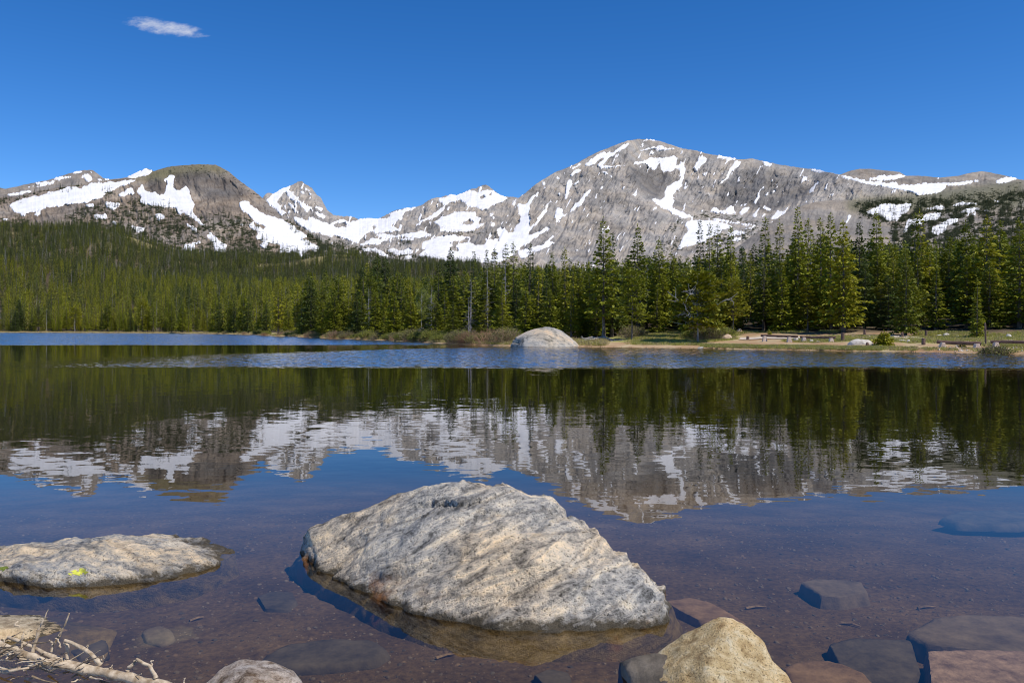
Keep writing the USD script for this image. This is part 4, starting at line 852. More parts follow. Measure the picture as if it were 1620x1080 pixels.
# ------------------------------------------------------------------ boulders in the shallows
def boulder(hulls, res, seed, rounding=12, amps=((0.05, 2.2, 4), (0.016, 9.0, 4), (0.006, 30.0, 3)), strata=None, carve=None):
    "Hulls of control points joined, refined, rounded and roughened."
    m = None
    for h in hulls:
        k = manifold3d.Manifold.hull_points(np.asarray(h, float)); m = k if m is None else m + k
    me = m.refine_to_length(res).to_mesh()
    t = trimesh.Trimesh(me.vert_properties[:, :3], me.tri_verts, process=True)
    trimesh.smoothing.filter_taubin(t, 0.5, 0.53, iterations=rounding)
    v, n = t.vertices.copy(), t.vertex_normals * np.where(t.vertices[:, 2] < 0, 0.30 + 0.70 * sstep(-0.07, 0.0, t.vertices[:, 2]), 1.0)[:, None]
    for a, f, o in amps: v = v + n * ((fbm(v * f + seed, o, seed) - 0.5) * 2 * a)[:, None]
    if strata:
        amp, freq, axis, warp = strata; axis = np.array(axis) / np.linalg.norm(axis)
        s = (t.vertices @ axis) * freq + warp * (fbm(t.vertices * 1.6 + seed, 3, seed + 3) - 0.5) * 2
        lay = fbm(np.c_[s, 0 * s + 0.3, 0 * s], 4, seed + 4) - 0.5
        saw = s * 0.42 + 0.9 * (fbm(t.vertices * 3.5 + seed, 3, seed + 6) - 0.5); saw = saw - np.floor(saw); keep = sstep(0.46, 0.60, fbm(t.vertices * 2.3 + seed + 7, 3, seed + 7))
        v = v + n * (lay * 2 * amp + (np.clip(saw / 0.9, 0, 1) ** 1.5 * np.clip((1 - saw) / 0.1, 0, 1) - 0.3) * keep * amp * 0.95)[:, None]
    if carve is not None: v = carve(v, n)
    return v, np.array(t.faces)
def cracks(lines):
    def f(v, n):
        px, py = project(v); out = v.copy()
        for line, w, depth, lip in lines:
            p = pts(line); seg = dense(p, 0.6); tr_ = cKDTree(seg); d, i = tr_.query(np.c_[px, py]); vis = (n @ np.array([0, -0.8, 0.6])) > -0.2
            above = np.where(py < seg[i, 1], 1.0, 0.0)
            fade = np.sin(np.pi * np.clip((i + 1) / len(seg), 0.02, 0.98)) ** 0.5
            cut = np.where(vis, np.clip(1 - d / w, 0, 1) * fade, 0)
            out = out - n * (cut * depth * (1 - above * 0.6))[:, None] + n * (above * np.where(vis, np.exp(-(d / (w * 3.0)) ** 2), 0) * lip * fade)[:, None]
        return out
    return f
under = lambda foot, spread, z: [np.array([c[0], c[1], 0]) + np.r_[(np.asarray(c[:2]) - np.mean([p[:2] for p in foot], 0)) * spread, z] for c in foot]

# the large boulder in the middle
foot = [W(*p) for p in [(470, 873), (500, 898), (560, 929), (620, 956), (690, 980), (790, 997), (870, 1000), (960, 1000), (1053, 990)]] + [np.array(q) for q in [(0.86, 4.35, 0), (0.80, 4.9, 0), (0.45, 5.5, 0), (-0.2, 6.0, 0), (-0.9, 6.05, 0), (-1.38, 5.75, 0)]]
top = [P(*q) for q in [(484, 848, 5.4), (500, 834, 5.35), (560, 808, 5.3), (640, 783, 5.2), (690, 769, 5.12), (718, 767, 5.05), (752, 775, 4.95), (797, 776, 4.95), (818, 786, 4.9), (870, 797, 4.85), (905, 822, 4.75), (935, 845, 4.68)]]
low = [P(*q) for q in [(870, 797, 4.9), (930, 846, 4.7), (962, 862, 4.6), (985, 904, 4.48), (1030, 938, 4.28), (1050, 965, 4.12)]]
face = [(-0.95, 4.98, 0.235), (-0.62, 4.70, 0.29), (-0.25, 4.42, 0.30), (0.12, 4.28, 0.27), (0.40, 4.22, 0.19)]
back = [(-0.8, 5.6, 0.33), (-0.2, 5.55, 0.44), (0.25, 5.25, 0.36)]
sunk = under(foot, 0.10, -0.26)
hA = [p for p in foot] + top + face + back + sunk
hB = [foot[i] for i in (5, 6, 7, 8, 9, 10)] + low + [(0.40, 4.2, 0.18), (0.62, 4.12, 0.10)] + [sunk[i] for i in (5, 6, 7, 8, 9, 10)]
v, f = boulder([hA, hB], 0.016, 3, rounding=22, amps=((0.055, 2.4, 4), (0.022, 9.0, 4), (0.010, 30.0, 3)), strata=(0.034, 15.0, (-0.42, 0.25, 0.85), 2.6),
    carve=cracks([("648,800 690,797 740,798 775,788 800,776", 3.2, 0.055, 0.018), ("748,806 770,810 800,812 830,806", 3.0, 0.045, 0.012), ("774,818 782,826 796,836", 3.4, 0.05, 0.01), ("796,836 830,836 880,830", 2.2, 0.022, 0.008), ("560,850 620,822 700,812", 2.2, 0.014, 0.006), ("640,900 720,870 800,852 900,850", 2.2, 0.014, 0.006), ("700,940 800,905 900,890 980,905", 2.2, 0.015, 0.006), ("800,962 880,935 960,925 1020,945", 2.2, 0.016, 0.007), ("955,958 985,955 1015,948", 1.8, 0.02, 0.004)]))
r_ = thing('boulder', label='largest boulder, grey and tan banded granite rising from the water in the centre foreground', cat='boulder')
obj('rock', (v, f), 'granite_banded', r_, smooth=True)

# the low boulder on the left with yellow lichen
foot = [W(*p) for p in [(-70, 905), (-30, 914), (0, 919), (60, 926), (150, 929), (240, 920), (300, 908), (333, 897)]] + [np.array(q) for q in [(-1.85, 5.35, 0), (-2.2, 5.7, 0), (-3.0, 5.7, 0), (-3.7, 5.4, 0)]]
top = [P(*q) for q in [(-60, 896, 4.9), (0, 897, 4.95), (60, 882, 4.97), (120, 870, 5.0), (165, 866, 5.0), (215, 870, 5.0), (260, 878, 5.02), (300, 886, 5.05), (322, 892, 5.06)]]
v, f = boulder([foot + top + [(-2.9, 4.72, 0.06), (-2.5, 4.70, 0.08), (-2.2, 4.78, 0.06), (-2.6, 5.4, 0.10)] + under(foot, 0.03, -0.24)], 0.016, 8, rounding=10, amps=((0.032, 3.0, 4), (0.022, 10.0, 4), (0.010, 30.0, 3)), strata=(0.020, 15.0, (0.3, 0.3, 0.9), 2.0))
r_ = thing('boulder', label='low grey and tan boulder with a bright yellow lichen spot at the left edge', cat='boulder')
obj('rock', (v, f), 'granite_lichen', r_, smooth=True)
vis = trimesh.Trimesh(v, f, process=False); vp = np.c_[project(v)]
def patch(blobs, lift, seed):
    c = vp[f].mean(1); nn = vis.face_normals
    wob = (fbm(np.c_[c / 2.6, 0 * c[:, 0]], 4, seed) - 0.5) * 9
    k = np.zeros(len(f), bool)
    for bx, by, rx, ry in blobs: k |= (np.hypot((c[:, 0] - bx) / rx, (c[:, 1] - by) / ry) + wob / 9 < 1)
    k &= nn @ np.array([0, -0.9, 0.43]) > 0
    vv, ff, used = submesh(v + vis.vertex_normals * lift, f, k); return vv, ff
obj('lichen_patch', patch([(118, 904, 4, 4), (129, 902, 5, 4), (123, 907, 6, 3.5), (112, 908, 2.5, 2), (137, 906, 2.5, 2)], 0.002, 4), 'lichen_yellow', r_, smooth=True, label='bright yellow lichen spot')
obj('moss_patch', patch([(3, 900, 6, 3), (10, 898, 3, 2)], 0.003, 9), 'moss', r_, smooth=True, label='green moss tuft')

def stone(name, label, look, foot, top, seed, res=0.018, z=-0.25, spread=0.05, extra=(), cat='rock', **kw):
    v, f = boulder([list(foot) + list(top) + list(extra) + under(foot, spread, z)], res, seed, **kw)
    return obj(name, (v, f), look, smooth=True, label=label, cat=cat)
# golden rock in front
foot = [W(*p, -0.02) for p in [(1025, 1085), (1040, 1130), (1120, 1160), (1220, 1150), (1262, 1100)]] + [np.array(q) for q in [(1.15, 3.75, 0), (0.85, 3.85, 0), (0.66, 3.62, 0)]]
top = [P(*q) for q in [(1040, 1048, 3.38), (1030, 1040, 3.45), (1045, 1028, 3.5), (1088, 1001, 3.5), (1112, 992, 3.5), (1143, 981, 3.48), (1176, 991, 3.45), (1206, 1018, 3.4), (1232, 1054, 3.3), (1250, 1088, 3.2), (1120, 1060, 3.15)]]
stone('boulder', 'golden tan rock in front of the right end of the largest boulder', 'granite_golden', foot, top, 12, cat='boulder', rounding=20, amps=((0.026, 4.0, 4), (0.014, 14.0, 4), (0.007, 40.0, 3)))
foot = [W(*p, -0.02) for p in [(985, 1078), (1010, 1110), (1060, 1120)]] + [np.array(q) for q in [(0.72, 3.5, 0), (0.48, 3.6, 0)]]
top = [P(*q) for q in [(990, 1056, 3.42), (1004, 1038, 3.47), (1040, 1030, 3.46), (1075, 1036, 3.40), (1060, 1075, 3.25)]]
stone('boulder', 'dark wet brown stone against the left side of the golden rock', 'sunken_grey', foot, top, 13, cat='boulder', rounding=5, amps=((0.012, 5.0, 4), (0.006, 20.0, 3)))
# pale rock at the bottom edge
foot = [np.array(q) for q in [(-1.33, 3.22, 0), (-1.1, 2.98, 0), (-0.9, 2.98, 0), (-0.80, 3.2, 0), (-0.92, 3.45, 0), (-1.2, 3.45, 0)]]
top = [P(*q) for q in [(330, 1074, 3.25), (348, 1058, 3.3), (385, 1041, 3.33), (418, 1043, 3.33), (455, 1059, 3.28), (478, 1080, 3.2), (400, 1070, 3.05)]]
stone('boulder', 'small pale rough rock cut by the bottom edge left of centre', 'granite_pale', foot, top, 14, res=0.014, cat='boulder', rounding=7, amps=((0.018, 6.0, 4), (0.010, 18.0, 4), (0.004, 50.0, 3)))
# tan slab behind the driftwood
foot = [W(*p) for p in [(-60, 1010), (0, 1008), (40, 1003), (62, 997)]] + [np.array(q) for q in [(-2.5, 4.2, 0), (-2.8, 4.2, 0)]]
top = [P(*q) for q in [(-50, 986, 3.95), (0, 986, 3.98), (35, 986.5, 4.0), (58, 990, 4.0)]]
stone('boulder', 'flat tan rock just breaking the water behind the driftwood branch', 'granite_tan', foot, top, 15, spread=0.2, z=-0.2, extra=[tuple(P(5, 994, 3.88)), tuple(P(35, 994, 3.9)), tuple(P(-30, 995, 3.85)), (-2.02, 4.1, -0.05), (-1.95, 3.75, -0.14)], cat='boulder', rounding=5, amps=((0.006, 5.0, 4), (0.004, 20.0, 3)))

# stones lying under water
def sunken(label, look, outline, zt, seed, depth=0.09, res=0.03, tilt=0.0, grow=1.10, **kw):
    "outline: the top face as seen, at height zt; the flanks run down into the bed."
    p = pts(outline); c = p.mean(0)
    top = [W(x, y, zt + tilt * (y - c[1]) / 40) for x, y in p]; m = np.mean(top, 0)
    bot = [np.r_[m[:2] + (q[:2] - m[:2]) * grow, m[2] - depth] for q in top]
    kw.setdefault('amps', ((0.012, 5.0, 4), (0.005, 20.0, 3))); kw.setdefault('rounding', 4)
    v, f = boulder([top + bot], res, seed, **kw)
    obj('submerged_rock', (v, f), look, smooth=40, label=label, cat='rock')
sunken('angular submerged grey rock with a pale ridge, right of the largest boulder', 'sunken_grey', "1268,920 1290,915 1340,917 1362,920 1372,936 1330,944 1300,942", -0.09, 21, depth=0.10, grow=1.15)
sunken('long submerged brownish slab leaning beside the right end of the largest boulder', 'sunken_brown', "1052,950 1090,944 1125,952 1160,972 1180,985 1150,992 1110,982 1075,965", -0.10, 22, depth=0.07)
sunken('large flat submerged slab reaching the right edge', 'sunken_grey', "1436,1000 1480,976 1530,971 1640,976 1680,1010 1640,1032 1560,1028 1470,1020", -0.05, 23, depth=0.11, res=0.035)
sunken('pinkish submerged slab at the bottom right corner', 'sunken_pink', "1468,1030 1540,1026 1640,1030 1700,1060 1680,1120 1560,1130 1475,1100", -0.04, 24, depth=0.11, res=0.03, amps=((0.008, 5.0, 4), (0.006, 25.0, 3)))
sunken('dark submerged slab between the golden rock and the pinkish slab', 'sunken_dark', "1312,1018 1350,1008 1440,1012 1455,1060 1430,1090 1370,1088 1330,1055", -0.08, 25, depth=0.08)
sunken('rounded brown rock just under the surface right of the golden rock', 'sunken_brown', "1240,1056 1270,1044 1320,1046 1365,1062 1385,1082 1340,1110 1260,1100", -0.02, 26, depth=0.12, rounding=10)
sunken('flat dark submerged stone between the left boulder and the largest boulder', 'sunken_dark', "408,942 430,934 462,936 470,950 455,964 420,962", -0.12, 27, depth=0.05)
sunken('long blackish submerged stone left of the largest boulder near the bottom edge', 'sunken_dark', "415,1040 450,1020 520,1008 590,1012 612,1026 590,1042 520,1050 450,1054", -0.09, 28, depth=0.05, rounding=10)
sunken('pale round submerged stone on the open bed near the driftwood', 'sunken_grey', "226,996 250,988 272,996 276,1008 258,1016 232,1010", -0.115, 29, depth=0.03, rounding=10)
sunken('dim submerged slab far out near the right edge', 'sunken_dark', "1490,818 1520,808 1580,806 1640,812 1660,824 1600,830 1520,828", -0.16, 30, depth=0.06, res=0.06)
sunken('small dark submerged stone at the bottom edge beside the golden rock', 'sunken_dark', "845,1066 870,1056 900,1062 905,1080 870,1090", -0.09, 33, depth=0.05)
sunken('dark submerged stone lying below the driftwood twigs', 'sunken_dark', "90,1000 130,988 165,998 170,1020 130,1036 95,1026", -0.06, 34, depth=0.08, rounding=10)
# loose gravel on the bed
def pebble(seed):
    t = trimesh.creation.icosphere(1); t.vertices += t.vertices * (fbm(t.vertices * 1.3 + seed, 2, seed)[:, None] - 0.5) * 0.7; return np.array(t.vertices) * [1, 0.8, 0.5], np.array(t.faces)
g = np.random.default_rng(5); n = 11000
dd = 2.9 + 5.0 * g.random(n) ** 1.7; xx = dd * g.uniform(-0.72, 0.72, n)
ws = shore_distance(xx, dd); k = ws < -0.3; dd, xx = dd[k], xx[k]; n = len(dd)
zz = ground_z(xx, dd); sz = 0.004 + 0.013 * g.random(n) ** 3.0
instancer('/World/bed_gravel', [[('stone', pebble(1), 'pebble')], [('stone', pebble(2), 'sunken_dark')], [('stone', pebble(3), 'sunken_grey')]], np.c_[xx, dd, zz], np.c_[sz, sz, sz], g.uniform(0, 6.28, n), g.choice([0, 1, 2, 2], n), 'small pale and dark stones strewn over the lake bed', 'gravel')

for k, (x0, y0, x1, y1) in enumerate([(690, 1048, 720, 1040), (1180, 962, 1212, 958), (1330, 985, 1362, 990), (300, 985, 322, 978), (1452, 958, 1480, 955), (560, 968, 580, 975)]):
    a_, b_ = W(x0, y0, -0.15), W(x1, y1, -0.145); a_[2], b_[2] = float(zat(a_[0], a_[1])[0]) + 0.008, float(zat(b_[0], b_[1])[0]) + 0.010
    m_ = (a_ + b_) / 2 + [0.006, 0.01, 0.004]
    obj('sunken_stick', tube([a_, m_, b_], [0.008, 0.007, 0.004], 6), 'driftwood_dark', smooth=50, label=['dark stick on the bed in front of the largest boulder', 'dark stick on the bed right of the largest boulder', 'dark stick on the bed in front of the angular submerged rock', 'dark stick on the bed between the driftwood and the left boulder', 'short dark stick on the bed above the large flat submerged slab', 'short stick on the bed at the left front of the largest boulder'][k], cat='stick')

# ------------------------------------------------------------------ driftwood at the lower left
dw_root = thing('driftwood_branch', label='bleached dead branch with twigs lying in the water at the lower left corner', cat='driftwood')
def stick(name, line, r0, r1, look='driftwood', seed=0, sides=8, sub=10, parent=None):
    p = np.array([[float(c) for c in q.split(',')] for q in line.split()])
    w = P(p[:, 0], p[:, 1], p[:, 2]); t = np.linspace(0, len(w) - 1, sub); ii = np.arange(len(w))
    c = np.stack([np.interp(t, ii, w[:, k]) for k in range(3)], -1)
    g = np.random.default_rng(seed); c = c + np.cumsum(g.normal(0, 0.0028, c.shape), 0)
    r = np.linspace(r0, r1, sub) * (1 + g.normal(0, 0.10, sub))
    return obj(name, tube(c, r, sides), look, parent or dw_root, smooth=50)
stick('stem', '-40,1006,3.42 20,1028,3.40 70,1047,3.38 120,1056,3.36 170,1060,3.34 230,1071,3.31 310,1090,3.26', 0.012, 0.024, seed=1, sub=40)
for i, (ln, a, b) in enumerate([
    ('12,1009,3.46 45,1020,3.43 80,1036,3.40 110,1044,3.38 160,1051,3.36', 0.007, 0.012), ('-20,1018,3.50 20,1032,3.44 60,1045,3.40', 0.016, 0.012),
    ('54,1029,3.42 59,1005,3.42 62,990,3.42 66,982,3.42 73,975,3.42 79,963,3.43', 0.0075, 0.002), ('81,1030,3.41 90,1008,3.41 98,993,3.41 112,971,3.41', 0.0075, 0.0035),
    ('158,1050,3.36 150,1040,3.36 130,1024,3.37 105,1012,3.38', 0.011, 0.007), ('203,1061,3.33 212,1045,3.33', 0.008, 0.006), ('250,1072,3.31 238,1056,3.31 228,1047,3.32 217,1040,3.32', 0.009, 0.005),
    ('238,1055,3.31 247,1040,3.31', 0.004, 0.002), ('36,1029,3.43 38,1002,3.43', 0.006, 0.003), ('31,992,3.46 28,981,3.46', 0.005, 0.004), ('105,1040,3.38 101,1020,3.38', 0.009, 0.006),
    ('0,1034,3.42 30,1041,3.40 46,1043,3.39', 0.006, 0.007), ('-10,1056,3.38 30,1052,3.37 62,1047,3.37', 0.008, 0.006), ('-10,1066,3.34 20,1062,3.34 45,1052,3.36', 0.006, 0.005), ('10,1030,3.42 7,1015,3.42', 0.005, 0.002),
    ('160,1047,3.36 166,1038,3.36', 0.003, 0.002), ('84,1020,3.41 82,1010,3.41', 0.004, 0.002), ('92,1006,3.41 97,1000,3.41', 0.003, 0.002), ('136,1028,3.37 136,1020,3.37', 0.003, 0.0015), ('96,1024,3.39 93,1014,3.39 90,1010,3.39', 0.004, 0.002), ('293,1082,3.27 294,1068,3.27', 0.004, 0.002), ('178,1058,3.34 176,1050,3.34', 0.005, 0.002), ('62,1045,3.39 85,1042,3.38 110,1048,3.37', 0.006, 0.004), ('46,1048,3.38 80,1058,3.36 110,1050,3.36', 0.005, 0.003), ('75,1060,3.35 90,1050,3.36 99,1044,3.36', 0.005, 0.003)]):
    stick('twig', ln, a, b, 'driftwood', 20 + i)
g = np.random.default_rng(77)
for i in range(90):
    px, py = 200 * g.random() ** 1.6 - 12, 0; py = np.interp(px, [0, 190], [1036, 1066]) + g.normal(6, 13); d = 3.37 + g.normal(0, 0.05); an = g.uniform(-0.7, 0.4); ln_ = g.uniform(10, 45)
    stick('twig', f'{px},{py},{d} {px + ln_ * math.cos(an)},{py + ln_ * math.sin(an)},{d + g.normal(0, 0.04)}', g.uniform(0.002, 0.0055), 0.0015, g.choice(['driftwood', 'driftwood_dark', 'driftwood_dark']), 300 + i, sides=5, sub=5)

# ------------------------------------------------------------------ far boulder, roots, things on the right bank
D_B = 67.5
foot = [W(*p) for p in [(806, 548.5), (830, 549.3), (862, 549.6), (895, 549.3), (917, 548.4)]]; foot = [np.array(q) for q in foot] + [np.array([x, y, 0]) for x, y in ((5.9, 70), (4.6, 72), (2.4, 72.5), (0.4, 70.5))]
top = [P(*q) for q in [(809, 540, 67.5), (815, 533, 67.6), (830, 525, 68.0), (848, 519.5, 68.6), (862, 517, 69), (874, 518, 69), (888, 523, 68.8), (903, 534, 68.2), (912, 542, 67.6)]]
v, f = boulder([foot + top + [(1.0, 66.4, 0.8), (2.8, 66.3, 1.0), (4.2, 66.7, 0.8), (2.6, 70.5, 1.5)] + under(foot, 0.05, -1.0)], 0.16, 51, rounding=14, amps=((0.10, 0.5, 4), (0.045, 2.0, 4)), strata=None,
    carve=cracks([("809,541 815,539 822,541", 2.6, 0.45, 0.0), ("811,534 815,536", 2.0, 0.3, 0.0)]))
r_ = thing('boulder', label='big domed grey and tan boulder standing in the lake at the far shore', cat='boulder'); obj('rock', (v, f), 'granite_dome', r_, smooth=True)
stump_root = thing('tree_roots', label='bare grey roots spreading over the sandy cut right of the domed boulder', cat='roots')
def far_stick(name, line, r0, r1, look, parent, seed, sub=10, sides=6):
    p = np.array([[float(c) for c in q.split(',')] for q in line.split()]); w = P(p[:, 0], p[:, 1], p[:, 2]); t = np.linspace(0, len(w) - 1, sub)
    c = np.stack([np.interp(t, np.arange(len(w)), w[:, k]) for k in range(3)], -1); g = np.random.default_rng(seed); c = c + np.cumsum(g.normal(0, 0.02, c.shape), 0)
    return obj(name, tube(c, np.linspace(r0, r1, sub), sides), look, parent, smooth=50)
for i, ln in enumerate(['952,534,74 940,537,73 925,540,72 915,541.5,71', '952,535,74 958,538,73.5 962,541,72.5', '955,533,74 966,536,73.5 976,538,73 985,538,72', '948,536,74 935,534,73.5 922,537,73 918,533,73', '946,536,73.5 938,542,72', '962,536,73.5 972,541,72', '928,538,72.5 925,542,71.5']):
    far_stick('root', ln, 0.13, 0.04, 'bark_grey', stump_root, 60 + i)

def bank(px, py): # a point of the right bank seen at this pixel
    lo, hi = 46.0, 110.0
    for _ in range(40):
        m = (lo + hi) / 2; x = (px - CX) / F * m
        if EYE + (HY - py) / F * m > float(zat(x, m)[0]): lo = m
        else: hi = m
    return np.array([(px - CX) / F * lo, lo, float(zat((px - CX) / F * lo, lo)[0])])
def rough_box(pts8, res, seed, amp, rounding=2):
    v, f = boulder([pts8], res, seed, rounding=rounding, amps=((amp, 4.0, 3),)); return v, f
def log_bench(pl, pr, legs, r, ytl, ytr, label):
    "A long log resting on two tapering stone legs."
    a, b = bank(*legs[0]), bank(*legs[1]); mid = (a + b) / 2
    t_ = thing('log_bench', label=label, cat='bench', group='log benches along the right bank')
    pa, pb = P(pl, ytl, a[1] + 0.1), P(pr, ytr, b[1] + 0.1); n = 14; s = np.linspace(0, 1, n)[:, None]; c = pa + (pb - pa) * s
    g = np.random.default_rng(int(pl)); c = c + np.c_[np.zeros((n, 2)), np.cumsum(g.normal(0, 0.006, n))]
    obj('log', tube(c, r * (1 + g.normal(0, 0.03, n)), 12), 'log_brown', t_, smooth=50)
    for q in (a, b):
        zt = np.interp(q[0], [pa[0], pb[0]], [pa[2], pb[2]]) - r * 0.25; w0, w1, dp = 0.22, 0.10, 0.15
        v, f = rough_box([np.array([q[0] + sx * w, q[1] - 0.16 + sy * dp, z]) for sx in (-1, 1) for sy in (-1, 1) for w, z in ((w0, q[2] - 0.15), (w1, zt))], 0.09, int(q[0] * 10), 0.02)
        obj('leg', (v, f), 'stone_leg', t_, smooth=40)
log_bench(1204, 1262, [(1208.5, 540), (1247.5, 541)], 0.095, 530.8, 533.0, 'log bench nearest the domed boulder, on two pinkish stone legs')
log_bench(1266, 1322, [(1270.5, 540), (1313.5, 541)], 0.095, 533.0, 534.5, 'log bench with two pale stones lying before it, left of the young bush')
log_bench(1482, 1552, [(1489, 549), (1543, 549.5)], 0.125, 540.5, 543.0, 'thick reddish log bench left of the tall signpost')
log_bench(1567, 1650, [(1573, 550), (1640, 551)], 0.10, 540.5, 541.5, 'log bench right of the tall signpost, cut by the right edge')
def post(px, pyb, pyt, r, label, look='post_brown', group=None, name='post'):
    q = bank(px, pyb); h = (pyb - pyt) / F * q[1]; g = np.random.default_rng(int(px))
    z = np.array([-0.3, 0, h * 0.5, h * 0.93, h]); c = np.c_[q[0] + z * g.normal(0, 0.02), q[1] + z * g.normal(0, 0.02), q[2] + z]
    obj(name, tube(c, r * np.array([1.05, 1.05, 1.0, 0.97, 0.80]), 12), look, smooth=35, label=label, cat='post', group=group)
post(1333, 540, 526.5, 0.13, 'brown wooden post left of the grey slab boulder, right of the second bench')
post(1461, 545, 535, 0.13, 'short brown wooden post just left of the thick log bench')
post(1368, 529.5, 521, 0.11, 'brown wooden post beyond the gravel path behind the young bush')
post(1427.5, 533.5, 526, 0.10, 'weathered greyish post beyond the path right of the young bush')
post(1465, 532.5, 522.5, 0.10, 'brown post beyond the path above the short post')
post(1134.5, 532, 523, 0.08, 'thin brown post left of the tan boulder on the grass')
post(1183, 537.5, 531.5, 0.13, 'dark low stump between the tan boulder and the first bench')
post(1559.5, 546.5, 510, 0.055, 'tall thin brown signpost between the two right-hand log benches', name='signpost')

def bank_stone(label, look, px0, px1, py_top, py_bot, seed, depth=1.0, flat=1.0, name='boulder', rounding=6):
    q = bank((px0 + px1) / 2, py_bot); w = (px1 - px0) / F * q[1] / 2; h = (py_bot - py_top) / F * q[1]
    g = np.random.default_rng(seed); p = []
    for zf, rf in ((-0.3, 1.0), (0.05, 1.0), (0.5, 0.86), (0.86, 0.58), (1.0, 0.22)):
        for k in range(9):
            a = 6.2832 * (k + g.uniform(-0.3, 0.3)) / 9; rr = rf * g.uniform(0.85, 1.05)
            p.append([q[0] + math.cos(a) * rr * w + (1 - rf) * w * g.uniform(-0.1, 0.1), q[1] + w * depth + math.sin(a) * rr * w * depth, q[2] + zf * h * (1 if zf < 0.9 else g.uniform(0.92, 1.02))])
    v, f = boulder([p], max(0.05, w / 12), seed, rounding=rounding, amps=((0.05 * min(w, 1), 2.0, 3), (0.02, 8.0, 3)))
    obj(name, (v, f), look, smooth=50, label=label, cat='boulder' if name == 'boulder' else 'rock')
bank_stone('tan boulder lying on the grass left of the dark stump', 'shore_stone_tan', 1139, 1163, 528.5, 537.5, 70, 0.6)
bank_stone('pale angular stone between the first two log benches', 'shore_stone', 1256, 1265, 533, 540, 71, 0.8)
bank_stone('pale flat stone on the grass before the second bench', 'shore_stone', 1280.5, 1290, 537.2, 541.5, 72, 0.7)
bank_stone('smaller pale flat stone right of the other one before the second bench', 'shore_stone', 1291, 1299.5, 538.8, 541.8, 73, 0.7)
bank_stone('wide grey slab boulder left of the young bush', 'shore_stone', 1344, 1388, 536.5, 545.5, 74, 0.5)
bank_stone('white slab at the water edge below the old spreading pine', 'shore_stone', 1103, 1120, 546.2, 550.3, 75, 0.4, name='rock')
bank_stone('small white stone on the grass left of the white slab', 'shore_stone', 1041, 1045, 541.3, 543.6, 76, 0.8, name='rock')
bank_stone('small white stone right of the other small one on the grass', 'shore_stone', 1055.5, 1060, 541.5, 543.8, 77, 0.8, name='rock')
bank_stone('flat pale rock plate right of the young bush', 'shore_stone', 1420, 1441, 537.0, 540.5, 78, 0.6)
bank_stone('whitish block beside the flat plate right of the young bush', 'shore_stone', 1435, 1442, 537.0, 542.0, 79, 0.6, name='rock')
bank_stone('pale boulder beyond the path behind the thick log bench', 'shore_stone', 1493, 1506, 526.8, 531.5, 80, 0.6)
bank_stone('bluish grey stone left of the pale boulder beyond the path', 'shore_stone', 1482, 1494, 528.8, 532, 81, 0.6)
bank_stone('small pale flat stone right of the pale boulder beyond the path', 'shore_stone', 1512, 1520, 530.5, 532.6, 82, 0.6, name='rock')
bank_stone('white rounded boulder at the edge of the trees on the far right', 'shore_stone', 1593, 1603.5, 528.3, 534, 83, 0.8)
bank_stone('pinkish stone in the dark shade behind the old spreading pine', 'shore_stone_tan', 1166, 1176, 519.5, 526, 84, 0.7)
bank_stone('tan stone in front of the white slab path on the grass edge', 'shore_stone_tan', 1361, 1369, 547.5, 550.6, 85, 0.6, name='rock')
bank_stone('small dark pointed stone in front of the grey slab boulder', 'post_brown', 1370, 1376, 541.5, 546.5, 86, 0.7, name='rock')
g = np.random.default_rng(91); rub = []
while len(rub) < 58:
    px = g.choice([g.normal(1508, 16), g.uniform(1470, 1620), g.normal(1600, 14)]); py = g.uniform(547.5, 557.0)
    if px > 1640 or (1560 < px < 1588 and py > 550): continue
    rub.append((px, py, g.uniform(1.6, 5.5) * (1.3 if 1494 < px < 1522 else 0.8)))
for i, (px, py, w) in enumerate(rub):
    bank_stone('pale loose stone on the sandy water edge below the right-hand benches', ['shore_stone', 'shore_stone', 'shore_stone_tan'][i % 3], px - w / 2, px + w / 2, py - w * 0.55, py, 500 + i, 0.8, name='loose_stone', rounding=2)
    data(stage.GetPrimAtPath('/World/loose_stone' + (f'_{i:03d}' if i else '')), group='loose stones on the sandy water edge', cat='rock')
# far spit and rocks left of centre
def flat_rock(label, look, px0, px1, py0, py1, d, seed, name='rock'):
    w = [P(px, py, d + dy) for px, py in ((px0, py1), (px1, py1), (px0 + 3, py0), (px1 - 3, py0)) for dy in (0, 2.0)] + [P(px, py1 + 4, d + dy) for px in (px0, px1) for dy in (0, 2.5)]
    v, f = boulder([w], 0.25, seed, rounding=3, amps=((0.05, 1.0, 3),)); obj(name, (v, f), look, smooth=50, label=label, cat='rock')
flat_rock('long pale flat slab at the water edge left of the willow thickets', 'shore_stone', 541, 572, 532.6, 535.2, 134, 95)
flat_rock('pale sandy rock shelf left of the long flat slab on the point', 'shore_stone_tan', 516, 541, 532.8, 535.6, 134, 96)
flat_rock('orange rounded rock at the water edge below the aspens', 'shore_stone_tan', 672, 682.5, 535.6, 540.0, 95, 97)
flat_rock('pale flat rock behind the willows at the foot of the aspens', 'shore_stone', 657, 673, 519, 524.5, 104, 98)

